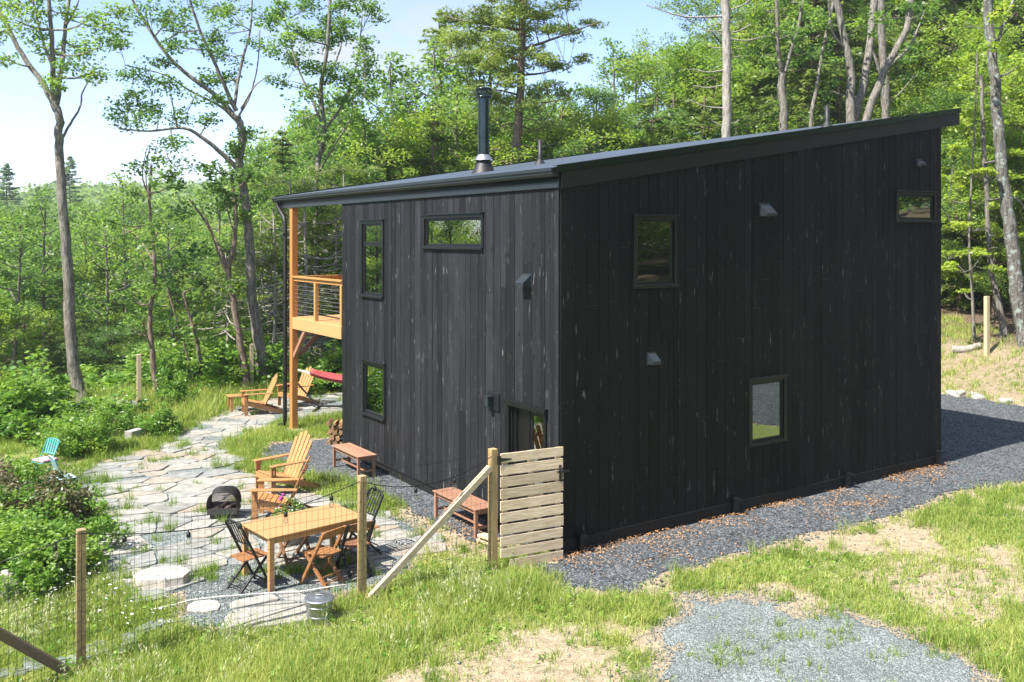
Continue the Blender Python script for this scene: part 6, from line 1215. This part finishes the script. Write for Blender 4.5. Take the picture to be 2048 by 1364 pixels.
def place(key, px, Y, top=None, H=None, label='', group=None, wide=1.0, X=None):
    X = (px - 1024) / F * Y if X is None else X; z = zg(X, Y); h0 = PROTO[key]['H']
    Hh = H if H is not None else (ZC - (top - HY) * Y / F - z); s = Hh / h0; rz = random.uniform(0, 6.283); sw = wide * (s if s > .6 else s ** .6)
    if FIRST[key]:
        o = PROTO[key]; FIRST[key] = False; o.location = (X, Y, z - .05); o.rotation_euler = (0, 0, rz); o.scale = (sw, sw, s); o['label'] = label
        if group: o['group'] = group
        return o
    return copy_tree(PROTO[key], (X, Y, z - .05), rz, label, group, (sw, sw, s))
rw = random.Random(77)
# valley and slope at the left: mid-distance trees one behind another
GL = 'leafy trees filling the valley at the left'; GB = 'slender trees behind the house'; GR = 'tall trees in the dense wood at the right'; GU = 'undergrowth in the wood'
LAB = {'D': 'mid green round tree', 'E': 'bright green round tree', 'Z': 'dark green tree', 'C': 'mid green taller tree', 'F': 'tall pointed hemlock', 'I': 'small feathery hemlock', 'S': 'thin tall tree', 'A': 'tall green tree'}
for row, (Y0, Y1, cnt, lo, hi) in enumerate(((33, 37, 13, 700, 600), (38, 44, 17, 650, 520), (45, 53, 20, 600, 470), (54, 66, 24, 540, 440), (67, 84, 28, 500, 420), (85, 110, 32, 470, 400), (112, 145, 36, 440, 385))):
    for i in range(cnt):
        Y0_ = rw.uniform(Y0, Y1); px = -260 + (960 + 260) * (i + rw.random()) / cnt
        if px > 560 and row < 2: continue
        k = rw.choice('DDEEZCCFA' if row else 'DEZIE'); place(k, px, Y0_, top=rw.uniform(hi, lo), label=LAB[k] + (' in the valley wood at the left', ' in the valley wood at the left', ' in the valley wood at the left', ' in the middle of the wooded valley at the left', ' in the middle of the wooded valley at the left', ' on the wooded slope across the valley', ' on the wooded slope across the valley')[row], group=GL, wide=1.12)
# behind the house, left of the hemlock: thin tops with sky between
for px, Y, top, k in ((566, 38, 250, 'F'), (820, 41, 120, 'S'), (865, 45, 60, 'S'), (905, 39, 150, 'S'), (955, 44, 60, 'S'), (1075, 42, 140, 'S'), (1115, 46, 170, 'S'), (650, 43, 150, 'S'), (790, 37, 290, 'E'), (700, 36, 300, 'D'), (840, 52, 250, 'D'), (900, 50, 230, 'E'), (960, 50, 240, 'D'), (1060, 50, 230, 'E'), (1110, 38, 260, 'E'), (1150, 56, 190, 'A'), (750, 55, 280, 'D'), (640, 50, 260, 'E'), (580, 44, 300, 'D'), (600, 46, 215, 'S'), (545, 52, 330, 'F'), (700, 40, 130, 'S'), (735, 36, 215, 'S'), (775, 44, 90, 'S'), (880, 47, 15, 'H'), (985, 45, -10, 'H'), (680, 46, 285, 'F'), (760, 48, 240, 'D'), (820, 40, 245, 'E'), (870, 37, 230, 'I'), (925, 42, 225, 'E'), (1000, 43, 215, 'D'), (610, 36, 350, 'I'), (730, 41, 330, 'I'),
                      (1090, 44, 190, 'F'), (1130, 40, 215, 'I'), (1205, 44, 150, 'C'), (1235, 48, 62, 'S'), (1265, 50, 85, 'S'), (1310, 47, 90, 'C'), (1345, 50, 80, 'S'), (1390, 44, 100, 'E'), (1425, 52, 60, 'B'), (1210, 38, 230, 'E'), (1300, 37, 195, 'I'), (1350, 39, 185, 'I'), (1250, 40, 240, 'D'), (1410, 38, 190, 'I'), (1180, 37, 270, 'Z')):
    lab = {'F': 'dark pointed hemlock behind the house', 'S': 'thin tall tree with gaps in its crown behind the house', 'C': 'tall leafy tree behind the house', 'H': 'tall thin hemlock with bare lower branches behind the house', 'D': 'round leafy tree low behind the roof', 'E': 'bright leafy tree low behind the roof', 'I': 'small feathery hemlock low behind the roof', 'A': 'tall green tree behind the middle of the roof', 'B': 'tall yellow green tree behind the middle of the roof', 'Z': 'dark leafy tree low behind the roof'}[k]
    place(k, px, Y, top=top, label=lab, group=GB)
for i in range(34):
    px = 1480 + 640 * (i + rw.random()) / 34; Y = rw.uniform(44, 74); k = rw.choice('AABCHF'); place(k, px, Y, H=rw.uniform(19, 25), label={'A': 'tall mid green tree in the dense wood at the right', 'B': 'tall yellow green tree in the dense wood at the right', 'C': 'tall brown barked tree in the dense wood at the right', 'H': 'tall hemlock with bare lower trunk in the dense wood at the right', 'F': 'tall bushy hemlock in the dense wood at the right'}[k], group=GR)
for i in range(30):
    px = 1450 + 680 * (i + rw.random()) / 30; Y = rw.uniform(43, 68); k = rw.choice('DEIZFF'); place(k, px, Y, H=rw.uniform(6, 13), label={'D': 'mid green lower tree in the dense wood at the right', 'E': 'bright lower tree in the dense wood at the right', 'I': 'small feathery hemlock in the dense wood at the right', 'Z': 'dark lower tree in the dense wood at the right', 'F': 'bushy young hemlock in the dense wood at the right'}[k], group=GR)
for i in range(20):                                      # far back of the right wood closes the view
    px = 1480 + 700 * (i + rw.random()) / 26; place(rw.choice('ZDF'), px, rw.uniform(75, 95), H=rw.uniform(15, 20), label='dark tree far back in the wood behind the house', group='far trees behind the house', wide=1.3)
for i in range(16):
    px = 1895 + 190 * (i + rw.random()) / 16; k = rw.choice('EEDI'); place(k, px, rw.uniform(35, 44), H=rw.uniform(4, 10), label=('bright ' if k == 'E' else 'mid green ') + 'young tree at the sunny edge of the wood at the right', group='young trees at the wood edge')
for i, (px, Yq, top) in enumerate(((30, 34, 420), (90, 40, 360), (215, 36, 400), (255, 44, 330), (345, 38, 380), (430, 42, 330), (455, 36, 440), (540, 40, 300), (-60, 38, 380), (180, 48, 390), (575, 50, 280))):
    place('S', px, Yq, top=top, label='slender tree with a thin crown standing above the valley trees', group='slender trees at the valley edge', wide=1.0)
# out of frame but seen in the window panes
for i in range(40): Xq = rw.uniform(-75, -28); place(rw.choice('DEAC'), 0, rw.uniform(18, 24) + (-28 - Xq) * .62 + rw.uniform(-6, 14), X=Xq, H=rw.uniform(10, 17), label='green tree on the slope far left of the yard', group='trees left of the yard')
for i in range(16): a = rw.uniform(-20, 14); place(rw.choice('DEAC'), 0, a + 12, X=rw.uniform(-44, -24) , H=rw.uniform(11, 16), label='green tree on the slope left of the yard', group='trees left of the yard')
for i in range(44): place(rw.choice('ACHFZD'), 0, rw.uniform(-28, 26), X=rw.uniform(31, 62), H=rw.uniform(15, 22), label='tall tree on the bank right of the drive', group='trees right of the drive')
for px, py, w, h, lab in ((30, 870, 3.2, 1.6, 'large bright green shrub at the upper left edge'), (110, 850, 2.4, 1.0, 'leafy green shrub at the back of the patio'), (220, 850, 2.2, .75, 'low green fern bed beside the stone kerb'), (350, 815, 1.3, 1.1, 'young leafy shrub right of the boulder'), (1905, 640, 2.6, .9, 'low green shrub on the forest floor beside the wall'), (2040, 600, 3.0, .9, 'low green shrub at the right edge of the forest floor')):
    Yq = 4.6 * F / (py - HY)
    for _ in range(8): X0 = (px - 1024) / F * Yq; Yq = (ZC - zg(X0, Yq)) * F / (py - HY)
    o = place('U', px, Yq, H=h, label=lab); o.scale = (w / 2.6, w / 2.6, h / 1.5)
# understorey edge of the wood
for i in range(30):
    px = rw.uniform(-80, 700); Yq = rw.uniform(29.5, 34); o = place('U', px, Yq, H=rw.uniform(.7, 1.8), label='bushy green undergrowth along the edge of the wood', group=GU); o.scale = (1.3, 1.3, o.scale[2])
for i in range(18):
    px = rw.uniform(1900, 2200); Yq = rw.uniform(36, 60); place('U', px, Yq, H=rw.uniform(.5, 1.3), label='low green undergrowth on the forest floor', group=GU)
# big mixed bush in front at the left, three plants grown together
bx = [(-7.0, 13.55, 1.9, .66, 'shrub', 'bright green bush at the left edge behind the nearest post', 61, .075, .042), (-7.75, 15.0, 1.7, .82, 'purple', 'purple tinged bush between the green bushes and the patio', 62, .075, .042), (-9.1, 15.7, 1.7, 1.15, 'purple', 'taller dark reddish bush beside the turquoise chairs', 63, .075, .042), (-6.5, 12.9, 1.2, .55, 'shrub', 'low leafy green bush nearest to the fence at the left', 64, .075, .042), (-8.4, 14.1, 1.9, .8, 'shrub', 'green bush cut by the left edge of the picture', 65, .075, .042)]
for (x, y, w, h, lf, lab, sd, l1_, l2_) in bx:
    o = shrubproto(lab, w, h, sd, lf, Ls=l1_, Ws=l2_, n=int(110 * w), per=70); o.location = (x, y, zg(x, y))
for (x, y, w, h, lab, sd) in ((-9.35, 17.4, 1.5, .52, 'bushy green plant hiding the legs of the pink cushioned chair', 76), (-7.3, 15.0, 1.1, .6, 'small leafy green plant at the patio edge right of the purple bush', 71), (-9.6, 20.6, 1.6, .8, 'leafy green plant behind the turquoise chairs', 72), (-7.7, 16.0, .9, .4, 'low green plant in front of the turquoise chairs', 73), (-10.2, 22.3, 1.8, .55, 'low green plant spilling over the long stone kerb', 74), (-8.6, 22.6, 1.0, .5, 'low grassy plant beside the short stone block', 75)):
    o = shrubproto(lab, w, h, sd, 'shrub', Ls=.07, Ws=.04, n=int(80 * w), per=50); o.location = (x, y, zg(x, y))
# potted flowers beside the table
th = thing('potted_flowers', 'grey pot of small white and magenta flowers in front of the near armchair', 'potted plant', (-3.42, 14.55, .0))
k = MB(); k.lathe([(0, 0), (.15, 0), (.20, .30), (.21, .31), (.21, .34), (.185, .34), (.18, .30), (0, .29)], n=24); k.build('pot', M['terra'], th)
q = np.random.default_rng(8); c = q.normal(0, 1, (46, 3)); c[:, 2] = np.abs(c[:, 2]); c /= np.linalg.norm(c, axis=1, keepdims=True); c = c * np.array([.34, .30, .42]) * q.random((46, 1)) ** .4 + np.array([0, 0, .36]); V, Fc, tn = clump_mesh(c, .06, 26, .045, .022, q); mesh_np('foliage', V, Fc, M['shrub'], tint=tn, parent=th)
k = MB()
for i in range(34): p = c[q.integers(46)] * 1.06; k.ball(p, .013, 4)
k.build('white_flower', M['petal'], th)
k = MB()
for p in ((-.14, -.22, .80), (-.12, -.20, .84), (-.16, -.2, .77), (.18, -.2, .45)): k.ball(p, .024, 5)
k.build('magenta_flower', M['magenta'], th)

# far wood on the hill, too many crowns to count
q = np.random.default_rng(91); n = 2600; Yf = 95 + 300 * q.random(n) ** .8; pxf = q.uniform(-500, 1350, n); Xf = (pxf - 1024) / F * Yf; zf = height(Xf, Yf); k = np.hypot(Xf, Yf) > 95; Xf, Yf, zf = Xf[k], Yf[k], zf[k]; n = len(Xf)
rr2 = q.uniform(2.4, 4.4, n); hh2 = q.uniform(5, 9.5, n); per = 110; v = q.normal(0, 1, (n, per, 3)); v /= np.linalg.norm(v, axis=2, keepdims=True); v *= q.uniform(.72, 1.05, (n, per, 1)); lump = 1 + .22 * np.sin(v[..., :1] * 7 + np.arange(n)[:, None, None]) * np.cos(v[..., 1:2] * 6)
v = v * lump; Pq = np.stack([Xf[:, None] + v[..., 0] * rr2[:, None], Yf[:, None] + v[..., 1] * rr2[:, None], zf[:, None] + hh2[:, None] * .55 + v[..., 2] * hh2[:, None] * .5], -1).reshape(-1, 3)
V, Fc = leaf_quads(Pq[:, 0], Pq[:, 1], Pq[:, 2], q.uniform(.8, 1.7, len(Pq)), q.uniform(.5, 1.0, len(Pq)), q, up=.6); tn = np.clip(np.repeat(q.random(n), per) * .65 + q.random(len(Pq)) * .3, 0, 1)
n = 1500; sd = q.random(n) < .5; X2 = np.where(sd, q.uniform(62, 270, n), q.uniform(-270, -72, n)); Y2 = np.where(sd, q.uniform(-150, 130, n), q.uniform(-60, 110, n)); z2 = height(X2, Y2); r2 = q.uniform(2.6, 4.6, n); h2 = q.uniform(8, 14, n); p2 = 70
v = q.normal(0, 1, (n, p2, 3)); v /= np.linalg.norm(v, axis=2, keepdims=True); v *= q.uniform(.7, 1.05, (n, p2, 1)); P2 = np.stack([X2[:, None] + v[..., 0] * r2[:, None], Y2[:, None] + v[..., 1] * r2[:, None], z2[:, None] + h2[:, None] * .55 + v[..., 2] * h2[:, None] * .5], -1).reshape(-1, 3)
Vb, Fb = leaf_quads(P2[:, 0], P2[:, 1], P2[:, 2], q.uniform(.9, 1.8, len(P2)), q.uniform(.6, 1.1, len(P2)), q, up=.6); Fc = np.concatenate([Fc, Fb + len(V)]); V = np.concatenate([V, Vb]); tn = np.concatenate([tn, q.random(len(P2)) * .8])
tag(mesh_np('distant_forest', V, Fc, M['farleaf'], tint=tn), 'wooded hillside rising behind the valley at the left', 'forest', kind='stuff')
# single pines standing out on the ridge
def ridge_pine(label, px, top, bot, Y, seed):
    t = conifer(label, 15, .30, 3.4, seed, leaf='farleaf', dens=.55, Ls=.7, Ws=.22, deadn=4, name='pine_tree', droop=.0); z0 = ZC - (bot - HY) * Y / F; z1 = ZC - (top - HY) * Y / F; t.location = ((px - 1024) / F * Y, Y, z0); s = (z1 - z0) / 15; t.scale = (s, s, s)
ridge_pine('dark pine standing above the ridge at the far left edge', 14, 326, 470, 150, 201)
ridge_pine('pale pine on the ridge right behind the tall slender trunk', 140, 312, 450, 170, 202)
ridge_pine('small pine on the ridge left of the tall slender trunk', 75, 372, 460, 175, 203)
# ---------------------------------------------------------------- light summer haze in the valley air
zmin = float(Z.min()) - 1.0
hz = MB(); hz.bb(-705, 705, -305, 905, zmin, 62.0); hm, ht = newmat('haze_air')
ho = N(ht, 'ShaderNodeOutputMaterial'); hv = N(ht, 'ShaderNodeVolumePrincipled'); hv.inputs['Color'].default_value = (.86, .93, 1.0, 1); hv.inputs['Density'].default_value = .00042; hv.inputs['Anisotropy'].default_value = .2
ht.links.new(hv.outputs[0], ho.inputs['Volume']); tag(hz.build('haze', hm), 'thin bluish summer haze over the valley', 'haze', kind='stuff')
